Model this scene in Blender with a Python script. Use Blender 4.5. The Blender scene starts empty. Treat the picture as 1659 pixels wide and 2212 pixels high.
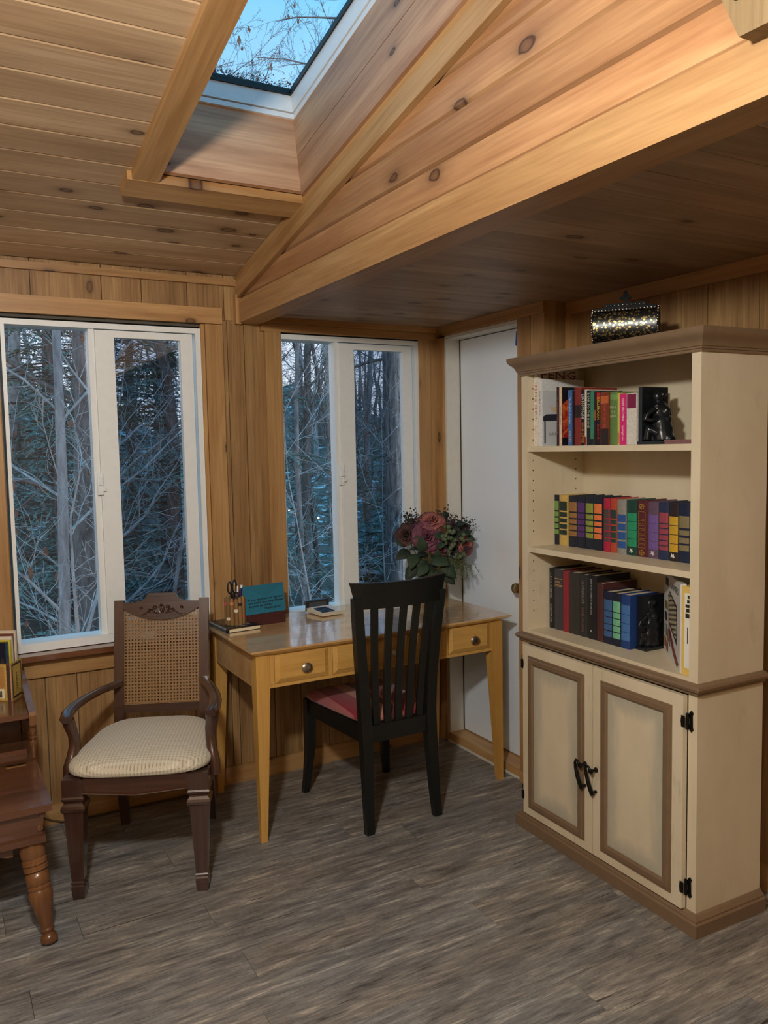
import bpy, bmesh, math, random
from mathutils import Vector, Matrix

# ------------------------------------------------------------------ camera, sky, lamp, exposure
S = bpy.context.scene
COL = S.collection
R = math.radians
PI = math.pi

cam_d = bpy.data.cameras.new('camera')
cam = bpy.data.objects.new('camera', cam_d); COL.objects.link(cam)
cam_d.sensor_fit = 'VERTICAL'; cam_d.sensor_height = 24.0
cam_d.lens = 1752.98 / 2212.0 * 24.0
cam_d.clip_start = 0.05; cam_d.clip_end = 300
yaw, pit, rol = R(29.2017), R(-4.4993), R(-1.1181)
fw = Vector((math.sin(yaw) * math.cos(pit), math.cos(yaw) * math.cos(pit), math.sin(pit)))
rt = Vector((math.cos(yaw), -math.sin(yaw), 0)); up = rt.cross(fw)
rt2 = rt * math.cos(rol) + up * math.sin(rol); up2 = -rt * math.sin(rol) + up * math.cos(rol)
cam.matrix_world = Matrix(((rt2.x, up2.x, -fw.x, -2.2448), (rt2.y, up2.y, -fw.y, -3.4541), (rt2.z, up2.z, -fw.z, 1.4946), (0, 0, 0, 1)))
S.camera = cam

W = bpy.data.worlds.new('dusk_sky'); S.world = W; W.use_nodes = True
wn = W.node_tree; wn.nodes.clear()
wo = wn.nodes.new('ShaderNodeOutputWorld'); wb = wn.nodes.new('ShaderNodeBackground')
wt = wn.nodes.new('ShaderNodeTexCoord'); ws = wn.nodes.new('ShaderNodeSeparateXYZ'); wr = wn.nodes.new('ShaderNodeValToRGB')
wn.links.new(wt.outputs['Generated'], ws.inputs[0]); wn.links.new(ws.outputs['Z'], wr.inputs[0])
wn.links.new(wr.outputs[0], wb.inputs[0]); wn.links.new(wb.outputs[0], wo.inputs[0])
cr = wr.color_ramp
cr.elements[0].position = 0.0; cr.elements[0].color = (0.86, 0.90, 1.03, 1)
cr.elements[1].position = 0.55; cr.elements[1].color = (0.08, 0.57, 1.03, 1)
e = cr.elements.new(0.25); e.color = (0.55, 0.74, 0.98, 1)
wb.inputs[1].default_value = 1.25

def lamp(name, loc, watts, col, rad):
    d = bpy.data.lights.new(name, 'POINT'); d.energy = watts; d.color = col; d.shadow_soft_size = rad
    o = bpy.data.objects.new(name, d); COL.objects.link(o); o.location = loc
    return o
lamp('ceiling_lamp', (-2.25, -2.75, 2.15), 122, (1.0, 0.975, 0.92), 0.07)      # the room's ceiling lamp, above and just ahead of the camera
lamp('fill_light', (-3.3, -4.2, 2.5), 46, (1.0, 0.975, 0.92), 0.28)              # fill light added behind the camera to lift the ambient level

S.view_settings.view_transform = 'Standard'
S.view_settings.look = 'None'
S.view_settings.exposure = 0.0
S.view_settings.gamma = 1.0
S.view_settings.use_curve_mapping = False

# ------------------------------------------------------------------ helpers: objects
def tag(o, label=None, cat=None, group=None, kind=None):
    if label: o['label'] = label
    if cat: o['category'] = cat
    if group: o['group'] = group
    if kind: o['kind'] = kind
    return o

def thing(name, label, cat, loc=(0, 0, 0), rz=0.0, group=None):
    o = bpy.data.objects.new(name, None); COL.objects.link(o)
    o.empty_display_size = 0.05
    o.location = loc; o.rotation_euler = (0, 0, rz)
    return tag(o, label, cat, group)

def empty_structure(name, loc=(0, 0, 0), rx=0.0):
    o = bpy.data.objects.new(name, None); COL.objects.link(o)
    o.location = loc; o.rotation_euler = (rx, 0, 0); o['kind'] = 'structure'
    return o

class MB:
    """collects shapes for ONE mesh object"""
    def __init__(self): self.bm = bmesh.new()
    def face(self, pts, M=None):
        vs = [self.bm.verts.new(M @ Vector(p) if M else p) for p in pts]
        return self.bm.faces.new(vs)
    def box(self, x0, x1, y0, y1, z0, z1, M=None):
        P = [(x0, y0, z0), (x1, y0, z0), (x1, y1, z0), (x0, y1, z0), (x0, y0, z1), (x1, y0, z1), (x1, y1, z1), (x0, y1, z1)]
        v = [self.bm.verts.new(M @ Vector(p) if M else p) for p in P]
        for f in ((3, 2, 1, 0), (4, 5, 6, 7), (0, 1, 5, 4), (1, 2, 6, 5), (2, 3, 7, 6), (3, 0, 4, 7)):
            self.bm.faces.new([v[i] for i in f])
        return self
    def hexa(self, P):
        """eight corners: bottom ring then top ring"""
        v = [self.bm.verts.new(p) for p in P]
        for f in ((3, 2, 1, 0), (4, 5, 6, 7), (0, 1, 5, 4), (1, 2, 6, 5), (2, 3, 7, 6), (3, 0, 4, 7)):
            self.bm.faces.new([v[i] for i in f])
        return self
    def prism(self, pts, axis, a, b, M=None):
        """2-D outline pulled along an axis: 'x' outline is (y,z), 'y' outline is (x,z), 'z' outline is (x,y)"""
        def mk(p, t):
            q = {'x': (t, p[0], p[1]), 'y': (p[0], t, p[1]), 'z': (p[0], p[1], t)}[axis]
            return self.bm.verts.new(M @ Vector(q) if M else q)
        A = [mk(p, a) for p in pts]; B = [mk(p, b) for p in pts]
        n = len(pts)
        self.bm.faces.new(A); self.bm.faces.new(B[::-1])
        for i in range(n):
            self.bm.faces.new((A[i], B[i], B[(i + 1) % n], A[(i + 1) % n]))
        return self
    def lathe(self, prof, c=(0, 0, 0), n=16, M=None, sx=1.0, sy=1.0):
        rings = []
        for r, z in prof:
            ring = []
            for i in range(n):
                a = 2 * PI * i / n
                p = Vector((c[0] + r * sx * math.cos(a), c[1] + r * sy * math.sin(a), c[2] + z))
                ring.append(self.bm.verts.new(M @ p if M else p))
            rings.append(ring)
        for k in range(len(rings) - 1):
            for i in range(n):
                self.bm.faces.new((rings[k][i], rings[k][(i + 1) % n], rings[k + 1][(i + 1) % n], rings[k + 1][i]))
        self.bm.faces.new(rings[0][::-1]); self.bm.faces.new(rings[-1])
        return self
    def tube(self, path, rad, n=8, M=None, flat=None):
        """round (or with flat=(a,b) elliptical / 4-sided) bar along a path"""
        path = [Vector(p) for p in path]
        m = len(path)
        if not hasattr(rad, '__len__'): rad = [rad] * m
        rings = []; prev = None
        for k in range(m):
            t = (path[min(k + 1, m - 1)] - path[max(k - 1, 0)]).normalized()
            if prev is None:
                ref = Vector((0, 0, 1)) if abs(t.z) < 0.9 else Vector((1, 0, 0))
                u = t.cross(ref).normalized()
            else:
                u = (prev - t * prev.dot(t)).normalized()
            prev = u; w = t.cross(u)
            fa, fb = flat if flat else (1, 1)
            ring = []
            for i in range(n):
                a = 2 * PI * (i + (0.5 if n == 4 else 0)) / n
                p = path[k] + u * math.cos(a) * rad[k] * fa + w * math.sin(a) * rad[k] * fb
                ring.append(self.bm.verts.new(M @ p if M else p))
            rings.append(ring)
        for k in range(m - 1):
            for i in range(n):
                self.bm.faces.new((rings[k][i], rings[k][(i + 1) % n], rings[k + 1][(i + 1) % n], rings[k + 1][i]))
        self.bm.faces.new(rings[0][::-1]); self.bm.faces.new(rings[-1])
        return self
    def ball(self, c, r, n=8, M=None, sz=1.0):
        prof = [(r * math.sin(PI * (i + 0.35) / (n + 0.0)) if 0 < i < n - 1 else r * 0.12, -r * sz * math.cos(PI * (i / (n - 1)))) for i in range(n)]
        prof = [(max(r * 0.05, r * math.sin(PI * i / (n - 1))), -r * sz * math.cos(PI * i / (n - 1))) for i in range(n)]
        return self.lathe(prof, c, n + 2, M)
    def build(self, name, mat, parent=None, bevel=0.0, seg=1, smooth=None, loc=None):
        bm = self.bm
        if bevel > 0:
            ed = [e for e in bm.edges if len(e.link_faces) == 2 and e.calc_face_angle(0) > 0.5]
            bmesh.ops.bevel(bm, geom=ed, offset=bevel, segments=seg, profile=0.5, affect='EDGES', clamp_overlap=True)
        bmesh.ops.recalc_face_normals(bm, faces=bm.faces)
        me = bpy.data.meshes.new(name); bm.to_mesh(me); bm.free()
        if smooth is not None:
            for p in me.polygons: p.use_smooth = True
            me.set_sharp_from_angle(angle=R(smooth))
        me.materials.append(mat)
        o = bpy.data.objects.new(name, me); COL.objects.link(o)
        if parent: o.parent = parent
        if loc: o.location = loc
        return o

def B(name, mat, parent, x0, x1, y0, y1, z0, z1, bevel=0.0):
    return MB().box(x0, x1, y0, y1, z0, z1).build(name, mat, parent, bevel)

def raw(name, verts, faces, mat, parent=None, smooth=False):
    me = bpy.data.meshes.new(name); me.from_pydata(verts, [], faces); me.update()
    if smooth:
        for p in me.polygons: p.use_smooth = True
    me.materials.append(mat)
    o = bpy.data.objects.new(name, me); COL.objects.link(o)
    if parent: o.parent = parent
    return o

def letters(text, size, origin, xdir, ydir, mat, parent, width=None, align='CENTER', name='lettering', depth=0.0, bold=0.0):
    cu = bpy.data.curves.new('t', 'FONT'); cu.body = text; cu.size = size; cu.resolution_u = 1
    cu.align_x = align; cu.align_y = 'CENTER'; cu.extrude = depth; cu.offset = bold * size
    to = bpy.data.objects.new('t', cu); COL.objects.link(to)
    dg = bpy.context.evaluated_depsgraph_get(); dg.update()
    me = bpy.data.meshes.new_from_object(to.evaluated_get(dg))
    bpy.data.objects.remove(to); bpy.data.curves.remove(cu)
    xd = Vector(xdir).normalized(); yd = Vector(ydir).normalized(); zd = xd.cross(yd)
    k = 1.0
    if width and len(me.vertices):
        xs = [v.co.x for v in me.vertices]; w = max(xs) - min(xs)
        if w > 1e-6: k = width / w
    o0 = Vector(origin)
    for v in me.vertices:
        v.co = o0 + xd * v.co.x * k + yd * v.co.y + zd * v.co.z
    me.materials.clear(); me.materials.append(mat); me.name = name
    o = bpy.data.objects.new(name, me); COL.objects.link(o); o.parent = parent
    return o

# ------------------------------------------------------------------ helpers: materials
def new_mat(name):
    m = bpy.data.materials.new(name); m.use_nodes = True
    nt = m.node_tree; nt.nodes.clear()
    out = nt.nodes.new('ShaderNodeOutputMaterial'); bs = nt.nodes.new('ShaderNodeBsdfPrincipled')
    nt.links.new(bs.outputs[0], out.inputs[0])
    return m, nt, bs
def N(nt, t, **kw):
    n = nt.nodes.new(t)
    for k, v in kw.items():
        if k.startswith('i_'): n.inputs[k[2:].replace('_', ' ')].default_value = v
        else: setattr(n, k, v)
    return n
def srgb(r, g, b):
    f = lambda c: (c / 255 / 12.92) if c / 255 <= 0.04045 else ((c / 255 + 0.055) / 1.055) ** 2.4
    return (f(r), f(g), f(b), 1)
def mixc(nt, a, b, fac, mode='MIX'):
    n = nt.nodes.new('ShaderNodeMix'); n.data_type = 'RGBA'; n.blend_type = mode
    for i, v in ((6, a), (7, b)):
        if isinstance(v, tuple): n.inputs[i].default_value = v
        else: nt.links.new(v, n.inputs[i])
    if isinstance(fac, float): n.inputs[0].default_value = fac
    else: nt.links.new(fac, n.inputs[0])
    return n.outputs[2]
def ramp(nt, fac, stops, interp='LINEAR'):
    n = nt.nodes.new('ShaderNodeValToRGB'); n.color_ramp.interpolation = interp
    el = n.color_ramp.elements
    while len(el) < len(stops): el.new(0.5)
    for e, (p, c) in zip(el, stops):
        e.position = p; e.color = c if len(c) == 4 else (*c, 1)
    nt.links.new(fac, n.inputs[0])
    return n.outputs[0]
def coords(nt, scale, offs=True, kind='Object'):
    tc = nt.nodes.new('ShaderNodeTexCoord'); src = tc.outputs[kind]
    if offs:
        oi = nt.nodes.new('ShaderNodeObjectInfo')
        vm = nt.nodes.new('ShaderNodeVectorMath'); vm.operation = 'SCALE'; vm.inputs[0].default_value = (17.3, 31.7, 11.9)
        nt.links.new(oi.outputs['Random'], vm.inputs['Scale'])
        va = nt.nodes.new('ShaderNodeVectorMath'); va.operation = 'ADD'
        nt.links.new(src, va.inputs[0]); nt.links.new(vm.outputs[0], va.inputs[1]); src = va.outputs[0]
    mp = nt.nodes.new('ShaderNodeVectorMath'); mp.operation = 'MULTIPLY'; mp.inputs[1].default_value = scale
    nt.links.new(src, mp.inputs[0])
    return mp.outputs[0], src
def math_n(nt, op, a, b=None):
    n = nt.nodes.new('ShaderNodeMath'); n.operation = op
    for i, v in ((0, a), (1, b)):
        if v is None: continue
        if isinstance(v, (int, float)): n.inputs[i].default_value = v
        else: nt.links.new(v, n.inputs[i])
    return n.outputs[0]

def wood(name, light, dark, knotc, grain='X', depth='Y', rough=0.45, knots=1.0, streak=1.0, spec=0.4, vary=0.16, fine=0.5):
    """sawn board: long grain streaks, fine pores and (optionally) knots; every board object gets its own offset and tone"""
    m, nt, bs = new_mat(name)
    ax = 'XYZ'.index(grain); dx = 'XYZ'.index(depth); cx = 3 - ax - dx
    def sc(a, c, d):
        v = [0, 0, 0]; v[ax] = a; v[cx] = c; v[dx] = d; return tuple(v)
    c1, src = coords(nt, sc(1.3, 14, 9))
    n1 = N(nt, 'ShaderNodeTexNoise', i_Scale=1.0, i_Detail=5.0, i_Roughness=0.55, i_Distortion=0.6); nt.links.new(c1, n1.inputs['Vector'])
    col = ramp(nt, n1.outputs['Fac'], [(0.30, dark), (0.62, light)])
    c2 = nt.nodes.new('ShaderNodeVectorMath'); c2.operation = 'MULTIPLY'; c2.inputs[1].default_value = sc(4, 120, 60); nt.links.new(src, c2.inputs[0])
    n2 = N(nt, 'ShaderNodeTexNoise', i_Scale=1.0, i_Detail=3.0); nt.links.new(c2.outputs[0], n2.inputs['Vector'])
    f2 = ramp(nt, n2.outputs['Fac'], [(0.30, (0.72, 0.66, 0.60)), (0.62, (1.1, 1.1, 1.1))])
    col = mixc(nt, col, f2, fine, 'MULTIPLY')
    if streak > 0:
        c4 = nt.nodes.new('ShaderNodeVectorMath'); c4.operation = 'MULTIPLY'; c4.inputs[1].default_value = sc(0.9, 5, 3); nt.links.new(src, c4.inputs[0])
        n4 = N(nt, 'ShaderNodeTexNoise', i_Scale=1.0, i_Detail=2.0); nt.links.new(c4.outputs[0], n4.inputs['Vector'])
        f4 = ramp(nt, n4.outputs['Fac'], [(0.35, (0.84, 0.78, 0.74)), (0.65, (1.14, 1.13, 1.10))])
        col = mixc(nt, col, f4, 0.7 * streak, 'MULTIPLY')
    if knots > 0:
        sx3 = nt.nodes.new('ShaderNodeSeparateXYZ'); nt.links.new(src, sx3.inputs[0]); cb3 = nt.nodes.new('ShaderNodeCombineXYZ'); nt.links.new(sx3.outputs[ax], cb3.inputs[0]); nt.links.new(sx3.outputs[cx], cb3.inputs[1])
        c3 = nt.nodes.new('ShaderNodeVectorMath'); c3.operation = 'MULTIPLY'; c3.inputs[1].default_value = (3.4, 6.5, 0.0); nt.links.new(cb3.outputs[0], c3.inputs[0])
        nz = N(nt, 'ShaderNodeTexNoise', i_Scale=9.0, i_Detail=2.0); nt.links.new(c3.outputs[0], nz.inputs['Vector'])
        va = nt.nodes.new('ShaderNodeVectorMath'); va.operation = 'MULTIPLY_ADD'; nt.links.new(nz.outputs['Color'], va.inputs[0])
        va.inputs[1].default_value = (0.06, 0.06, 0.0); nt.links.new(c3.outputs[0], va.inputs[2])
        vo = N(nt, 'ShaderNodeTexVoronoi', voronoi_dimensions='2D', i_Scale=1.0, i_Randomness=0.9); nt.links.new(va.outputs[0], vo.inputs['Vector'])
        sp = nt.nodes.new('ShaderNodeSeparateColor'); nt.links.new(vo.outputs['Color'], sp.inputs[0])
        has = math_n(nt, 'GREATER_THAN', sp.outputs[0], 1.0 - 0.62 * knots)
        size = math_n(nt, 'MULTIPLY_ADD', sp.outputs[1], 0.7); nt.nodes[-1].inputs[2].default_value = 0.6
        dd = math_n(nt, 'DIVIDE', vo.outputs['Distance'], size)
        k = ramp(nt, dd, [(0.0, (0.62, 0.62, 0.62)), (0.05, (0.75, 0.75, 0.75)), (0.072, (1, 1, 1)), (0.088, (0.42, 0.42, 0.42)), (0.15, (0.16, 0.16, 0.16)), (0.30, (0, 0, 0))])
        k = math_n(nt, 'MULTIPLY', k, has)
        col = mixc(nt, col, knotc, k)
    oi = nt.nodes.new('ShaderNodeObjectInfo')
    tone = math_n(nt, 'MULTIPLY_ADD', oi.outputs['Random'], vary); nt.nodes[-1].inputs[2].default_value = 1.0 - vary / 2
    tn = nt.nodes.new('ShaderNodeCombineColor')
    for i in range(3): nt.links.new(tone, tn.inputs[i])
    col = mixc(nt, col, tn.outputs[0], 1.0, 'MULTIPLY')
    nt.links.new(col, bs.inputs['Base Color'])
    bs.inputs['Roughness'].default_value = rough; bs.inputs['Specular IOR Level'].default_value = spec
    bp = N(nt, 'ShaderNodeBump', i_Strength=0.12, i_Distance=0.002); nt.links.new(n2.outputs['Fac'], bp.inputs['Height']); nt.links.new(bp.outputs[0], bs.inputs['Normal'])
    return m

def plain(name, col, rough=0.5, metal=0.0, spec=0.5, mottle=0.0, mscale=30.0, bump=0.0, coat=0.0):
    m, nt, bs = new_mat(name)
    bs.inputs['Roughness'].default_value = rough; bs.inputs['Metallic'].default_value = metal; bs.inputs['Specular IOR Level'].default_value = spec
    bs.inputs['Coat Weight'].default_value = coat
    c, _ = coords(nt, (mscale,) * 3)
    n = N(nt, 'ShaderNodeTexNoise', i_Scale=1.0, i_Detail=3.0); nt.links.new(c, n.inputs['Vector'])
    lo = tuple(x * (1 - mottle) for x in col[:3]); hi = tuple(min(1, x * (1 + mottle * 0.6)) for x in col[:3])
    nt.links.new(ramp(nt, n.outputs['Fac'], [(0.35, lo), (0.65, hi)]), bs.inputs['Base Color'])
    if bump > 0:
        bp = N(nt, 'ShaderNodeBump', i_Strength=bump, i_Distance=0.002); nt.links.new(n.outputs['Fac'], bp.inputs['Height']); nt.links.new(bp.outputs[0], bs.inputs['Normal'])
    return m

def emit(name, col, strength):
    m = bpy.data.materials.new(name); m.use_nodes = True; nt = m.node_tree; nt.nodes.clear()
    o = nt.nodes.new('ShaderNodeOutputMaterial'); e = nt.nodes.new('ShaderNodeEmission'); e.inputs[0].default_value = col; e.inputs[1].default_value = strength
    nt.links.new(e.outputs[0], o.inputs[0]); return m

def glass_mat(name, tint=(1, 1, 1, 1), ior=1.5, rough=0.0):
    m = bpy.data.materials.new(name); m.use_nodes = True; nt = m.node_tree; nt.nodes.clear()
    o = nt.nodes.new('ShaderNodeOutputMaterial'); t = nt.nodes.new('ShaderNodeBsdfTransparent'); g = nt.nodes.new('ShaderNodeBsdfGlossy')
    f = nt.nodes.new('ShaderNodeFresnel'); mx = nt.nodes.new('ShaderNodeMixShader')
    t.inputs[0].default_value = tint; g.inputs['Roughness'].default_value = rough
    ge = nt.nodes.new('ShaderNodeNewGeometry'); iv = nt.nodes.new('ShaderNodeMix')      # same reflectance entering and leaving the thin pane
    iv.inputs[2].default_value = ior; iv.inputs[3].default_value = 1.0 / ior
    nt.links.new(ge.outputs['Backfacing'], iv.inputs[0]); nt.links.new(iv.outputs[0], f.inputs[0])
    nt.links.new(f.outputs[0], mx.inputs[0]); nt.links.new(t.outputs[0], mx.inputs[1]); nt.links.new(g.outputs[0], mx.inputs[2]); nt.links.new(mx.outputs[0], o.inputs[0])
    return m

KN = srgb(70, 44, 28)
PL, PD = srgb(206, 164, 112), srgb(176, 128, 80)             # pale pine, unvarnished
AL, AD = srgb(182, 146, 98), srgb(156, 116, 70)             # amber pine trim
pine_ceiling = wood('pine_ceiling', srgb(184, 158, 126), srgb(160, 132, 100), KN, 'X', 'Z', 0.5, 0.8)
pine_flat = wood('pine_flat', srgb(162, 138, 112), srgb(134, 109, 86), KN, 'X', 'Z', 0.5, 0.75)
pine_gable = wood('pine_gable', srgb(178, 138, 98), srgb(150, 107, 72), KN, 'Y', 'X', 0.42, 0.55)
pine_beam = wood('pine_beam', srgb(176, 142, 98), srgb(154, 117, 76), KN, 'Y', 'X', 0.45, 0.4)
pine_slope = wood('pine_slope', AL, AD, KN, 'Y', 'X', 0.45, 0.35)
pine_slope_d = wood('pine_slope_d', AL, AD, KN, 'Y', 'Z', 0.45, 0.35)
pine_trim_x = wood('pine_trim_x', AL, AD, KN, 'X', 'Y', 0.42, 0.35)
pine_trim_xd = wood('pine_trim_xd', AL, AD, KN, 'X', 'Z', 0.42, 0.5)
pine_trim_z = wood('pine_trim_z', AL, AD, KN, 'Z', 'Y', 0.42, 0.45)
pine_trim_zx = wood('pine_trim_zx', AL, AD, KN, 'Z', 'X', 0.42, 0.45)
pine_trim_y = wood('pine_trim_y', AL, AD, KN, 'Y', 'X', 0.42, 0.4)
shaft_x = wood('shaft_x', srgb(196, 158, 124), srgb(164, 122, 92), KN, 'X', 'Y', 0.5, 0.2)
shaft_y = wood('shaft_y', srgb(190, 152, 118), srgb(160, 120, 90), KN, 'Y', 'X', 0.5, 0.5)
panel_z = wood('panel_z', srgb(166, 134, 90), srgb(134, 102, 64), srgb(84, 56, 30), 'Z', 'Y', 0.5, 0.06, 1.0, 0.35, 0.2, 0.9)
panel_zx = wood('panel_zx', srgb(166, 134, 90), srgb(134, 102, 64), srgb(84, 56, 30), 'Z', 'X', 0.5, 0.05, 1.0, 0.35, 0.15, 0.9)
post_pale = wood('post_pale', srgb(122, 104, 74), srgb(96, 76, 48), KN, 'Z', 'X', 0.6, 0.1)
sill_dark = wood('sill_dark', srgb(120, 76, 48), srgb(88, 52, 32), KN, 'X', 'Z', 0.2, 0.0)
maple_x = wood('maple_x', srgb(206, 163, 90), srgb(190, 143, 72), KN, 'X', 'Y', 0.35, 0.0, 0.35, 0.5, 0.03, 0.3)
maple_z = wood('maple_z', srgb(204, 161, 88), srgb(188, 141, 70), KN, 'Z', 'Y', 0.38, 0.0, 0.35, 0.5, 0.03, 0.3)
maple_top = wood('maple_top', srgb(216, 180, 128), srgb(196, 156, 104), KN, 'X', 'Z', 0.2, 0.0, 0.5, 0.6, 0.03, 0.35)
walnut = wood('walnut', srgb(70, 45, 34), srgb(46, 29, 23), KN, 'Z', 'Y', 0.28, 0.0, 0.6, 0.5, 0.05, 0.5)
walnut_x = wood('walnut_x', srgb(74, 47, 34), srgb(48, 30, 23), KN, 'X', 'Y', 0.28, 0.0, 0.6, 0.5, 0.05, 0.5)
cherry_x = wood('cherry_x', srgb(106, 70, 48), srgb(78, 50, 34), KN, 'X', 'Z', 0.22, 0.0, 0.7, 0.55, 0.04, 0.5)
cherry_z = wood('cherry_z', srgb(124, 86, 54), srgb(94, 62, 38), KN, 'Z', 'Y', 0.25, 0.0, 0.5, 0.55, 0.04, 0.4)
black_paint = plain('black_paint', (0.006, 0.008, 0.008), 0.35, spec=0.45)
vinyl = plain('vinyl_white', srgb(230, 236, 236), 0.35, mottle=0.02)
sky_white = plain('skylight_white', srgb(226, 226, 224), 0.4, mottle=0.02)
gasket = plain('gasket', (0.01, 0.012, 0.011), 0.5)
pane_mat = glass_mat('window_glass')
white_door = plain('white_door_paint', srgb(232, 242, 250), 0.45, mottle=0.02, mscale=3)
white_jamb = plain('white_jamb_paint', srgb(214, 212, 202), 0.45, mottle=0.03)
dark_back = plain('dark_backing', srgb(52, 36, 24), 0.8)
outer_wall = plain('outer_wall', srgb(90, 84, 74), 0.8)
metal_nickel = plain('brushed_nickel', srgb(176, 168, 154), 0.34, 1.0)
metal_brass = plain('brass', srgb(170, 140, 92), 0.25, 1.0)
iron = plain('black_iron', (0.012, 0.011, 0.010), 0.42, 0.6)

for _m in (sill_dark, walnut, cherry_x):
    _b = [n for n in _m.node_tree.nodes if n.type == 'BSDF_PRINCIPLED'][0]; _b.inputs['Coat Weight'].default_value = 0.7; _b.inputs['Coat Roughness'].default_value = 0.12
for _m in (maple_top,):
    _b = [n for n in _m.node_tree.nodes if n.type == 'BSDF_PRINCIPLED'][0]; _b.inputs['Coat Weight'].default_value = 1.0; _b.inputs['Coat Roughness'].default_value = 0.05; _b.inputs['Coat IOR'].default_value = 1.5
# floor planks
def floor_material():
    m, nt, bs = new_mat('vinyl_plank')
    c1, src = coords(nt, (5.5, 44, 4))
    n1 = N(nt, 'ShaderNodeTexNoise', i_Scale=1.0, i_Detail=10.0, i_Roughness=0.74, i_Distortion=0.35); nt.links.new(c1, n1.inputs['Vector'])
    col = ramp(nt, n1.outputs['Fac'], [(0.30, srgb(72, 70, 69)), (0.44, srgb(112, 110, 108)), (0.56, srgb(134, 131, 127)), (0.70, srgb(190, 184, 172))])
    v2 = nt.nodes.new('ShaderNodeVectorMath'); v2.operation = 'MULTIPLY'; v2.inputs[1].default_value = (16, 200, 10); nt.links.new(src, v2.inputs[0])
    n2 = N(nt, 'ShaderNodeTexNoise', i_Scale=1.0, i_Detail=5.0, i_Roughness=0.7); nt.links.new(v2.outputs[0], n2.inputs['Vector'])
    f2 = ramp(nt, n2.outputs['Fac'], [(0.32, (0.45, 0.42, 0.40)), (0.5, (1, 1, 1)), (0.75, (1.25, 1.22, 1.15))])
    col = mixc(nt, col, f2, 0.75, 'MULTIPLY')
    v3 = nt.nodes.new('ShaderNodeVectorMath'); v3.operation = 'MULTIPLY'; v3.inputs[1].default_value = (2.1, 46, 3); nt.links.new(src, v3.inputs[0])
    n3 = N(nt, 'ShaderNodeTexNoise', i_Scale=1.0, i_Detail=3.0, i_Distortion=1.2); nt.links.new(v3.outputs[0], n3.inputs['Vector'])
    cracks = ramp(nt, n3.outputs['Fac'], [(0.69, (0, 0, 0)), (0.72, (1, 1, 1))])
    col = mixc(nt, col, srgb(44, 38, 34), math_n(nt, 'MULTIPLY', cracks, 0.85))
    v4 = nt.nodes.new('ShaderNodeVectorMath'); v4.operation = 'MULTIPLY'; v4.inputs[1].default_value = (1.2, 2.2, 1); nt.links.new(src, v4.inputs[0])
    n4 = N(nt, 'ShaderNodeTexNoise', i_Scale=1.0, i_Detail=2.0); nt.links.new(v4.outputs[0], n4.inputs['Vector'])
    hue = ramp(nt, n4.outputs['Fac'], [(0.38, (0.97, 1.02, 1.06)), (0.62, (1.05, 1.02, 0.96))])
    col = mixc(nt, col, hue, 1.0, 'MULTIPLY')
    v5 = nt.nodes.new('ShaderNodeVectorMath'); v5.operation = 'MULTIPLY'; v5.inputs[1].default_value = (3.0, 13, 2); nt.links.new(src, v5.inputs[0])
    n5 = N(nt, 'ShaderNodeTexNoise', i_Scale=1.0, i_Detail=4.0, i_Roughness=0.6, i_Distortion=0.8); nt.links.new(v5.outputs[0], n5.inputs['Vector'])
    col = mixc(nt, col, ramp(nt, n5.outputs['Fac'], [(0.33, (0.86, 0.85, 0.84)), (0.5, (1.08, 1.07, 1.05)), (0.68, (1.34, 1.31, 1.24))]), 1.0, 'MULTIPLY')
    oi = nt.nodes.new('ShaderNodeObjectInfo')
    t = math_n(nt, 'MULTIPLY_ADD', oi.outputs['Random'], 0.14); nt.nodes[-1].inputs[2].default_value = 0.93
    tn = nt.nodes.new('ShaderNodeCombineColor')
    for i in range(3): nt.links.new(t, tn.inputs[i])
    col = mixc(nt, col, tn.outputs[0], 1.0, 'MULTIPLY')
    nt.links.new(col, bs.inputs['Base Color']); bs.inputs['Roughness'].default_value = 0.36; bs.inputs['Specular IOR Level'].default_value = 0.4
    bp = N(nt, 'ShaderNodeBump', i_Strength=0.25, i_Distance=0.002); nt.links.new(n2.outputs['Fac'], bp.inputs['Height']); nt.links.new(bp.outputs[0], bs.inputs['Normal'])
    return m
floor_mat = floor_material()

rng = random.Random(7)
# ------------------------------------------------------------------ floor
XL, XR, YN = -3.9, 0.12, -4.6
floor = B('floor', dark_back, None, XL - .05, XR + .05, YN - .05, 0.02, -0.12, -0.012); floor['kind'] = 'structure'
pw, pl = 0.15, 1.22
plank_mesh = None
for r in range(31):
    y1 = -r * pw; y0 = y1 - pw + 0.0012
    x = XL - rng.random() * pl
    while x < XR:
        x0, x1 = max(x, XL), min(x + pl - 0.0012, XR)
        if x1 - x0 > 0.03 and y0 > YN - 0.1:
            B('floor_plank', floor_mat, floor, x0, x1, y0, y1, -0.012, 0.0, 0.0012)
        x += pl

# ------------------------------------------------------------------ back wall with its two window openings
Z2 = 2.35
wall_back = empty_structure('wall_back')
mb = MB()
mb.box(XL - .1, -1.985, 0.012, 0.14, -0.1, 2.4)          # left of window_1
mb.box(-1.985, -1.195, 0.012, 0.14, -0.1, 0.705)
mb.box(-1.985, -1.195, 0.012, 0.14, 2.028, 2.4)
mb.box(-1.195, -0.85, 0.012, 0.14, -0.1, 2.4)
mb.box(-0.85, -0.096, 0.012, 0.14, -0.1, 0.705)
mb.box(-0.85, -0.096, 0.012, 0.14, 2.025, 2.4)
mb.box(-0.096, 0.3, 0.012, 0.14, -0.1, 2.4)
mb.build('wall_core', outer_wall, wall_back)
def panels(xs, z0, z1, parent, mat, y=0.0):
    for a, b in zip(xs[:-1], xs[1:]):
        MB().box(a + .0016, b - .0016, y, y + .0125, z0, z1).build('wall_panel', mat, parent, 0.0022)
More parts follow.
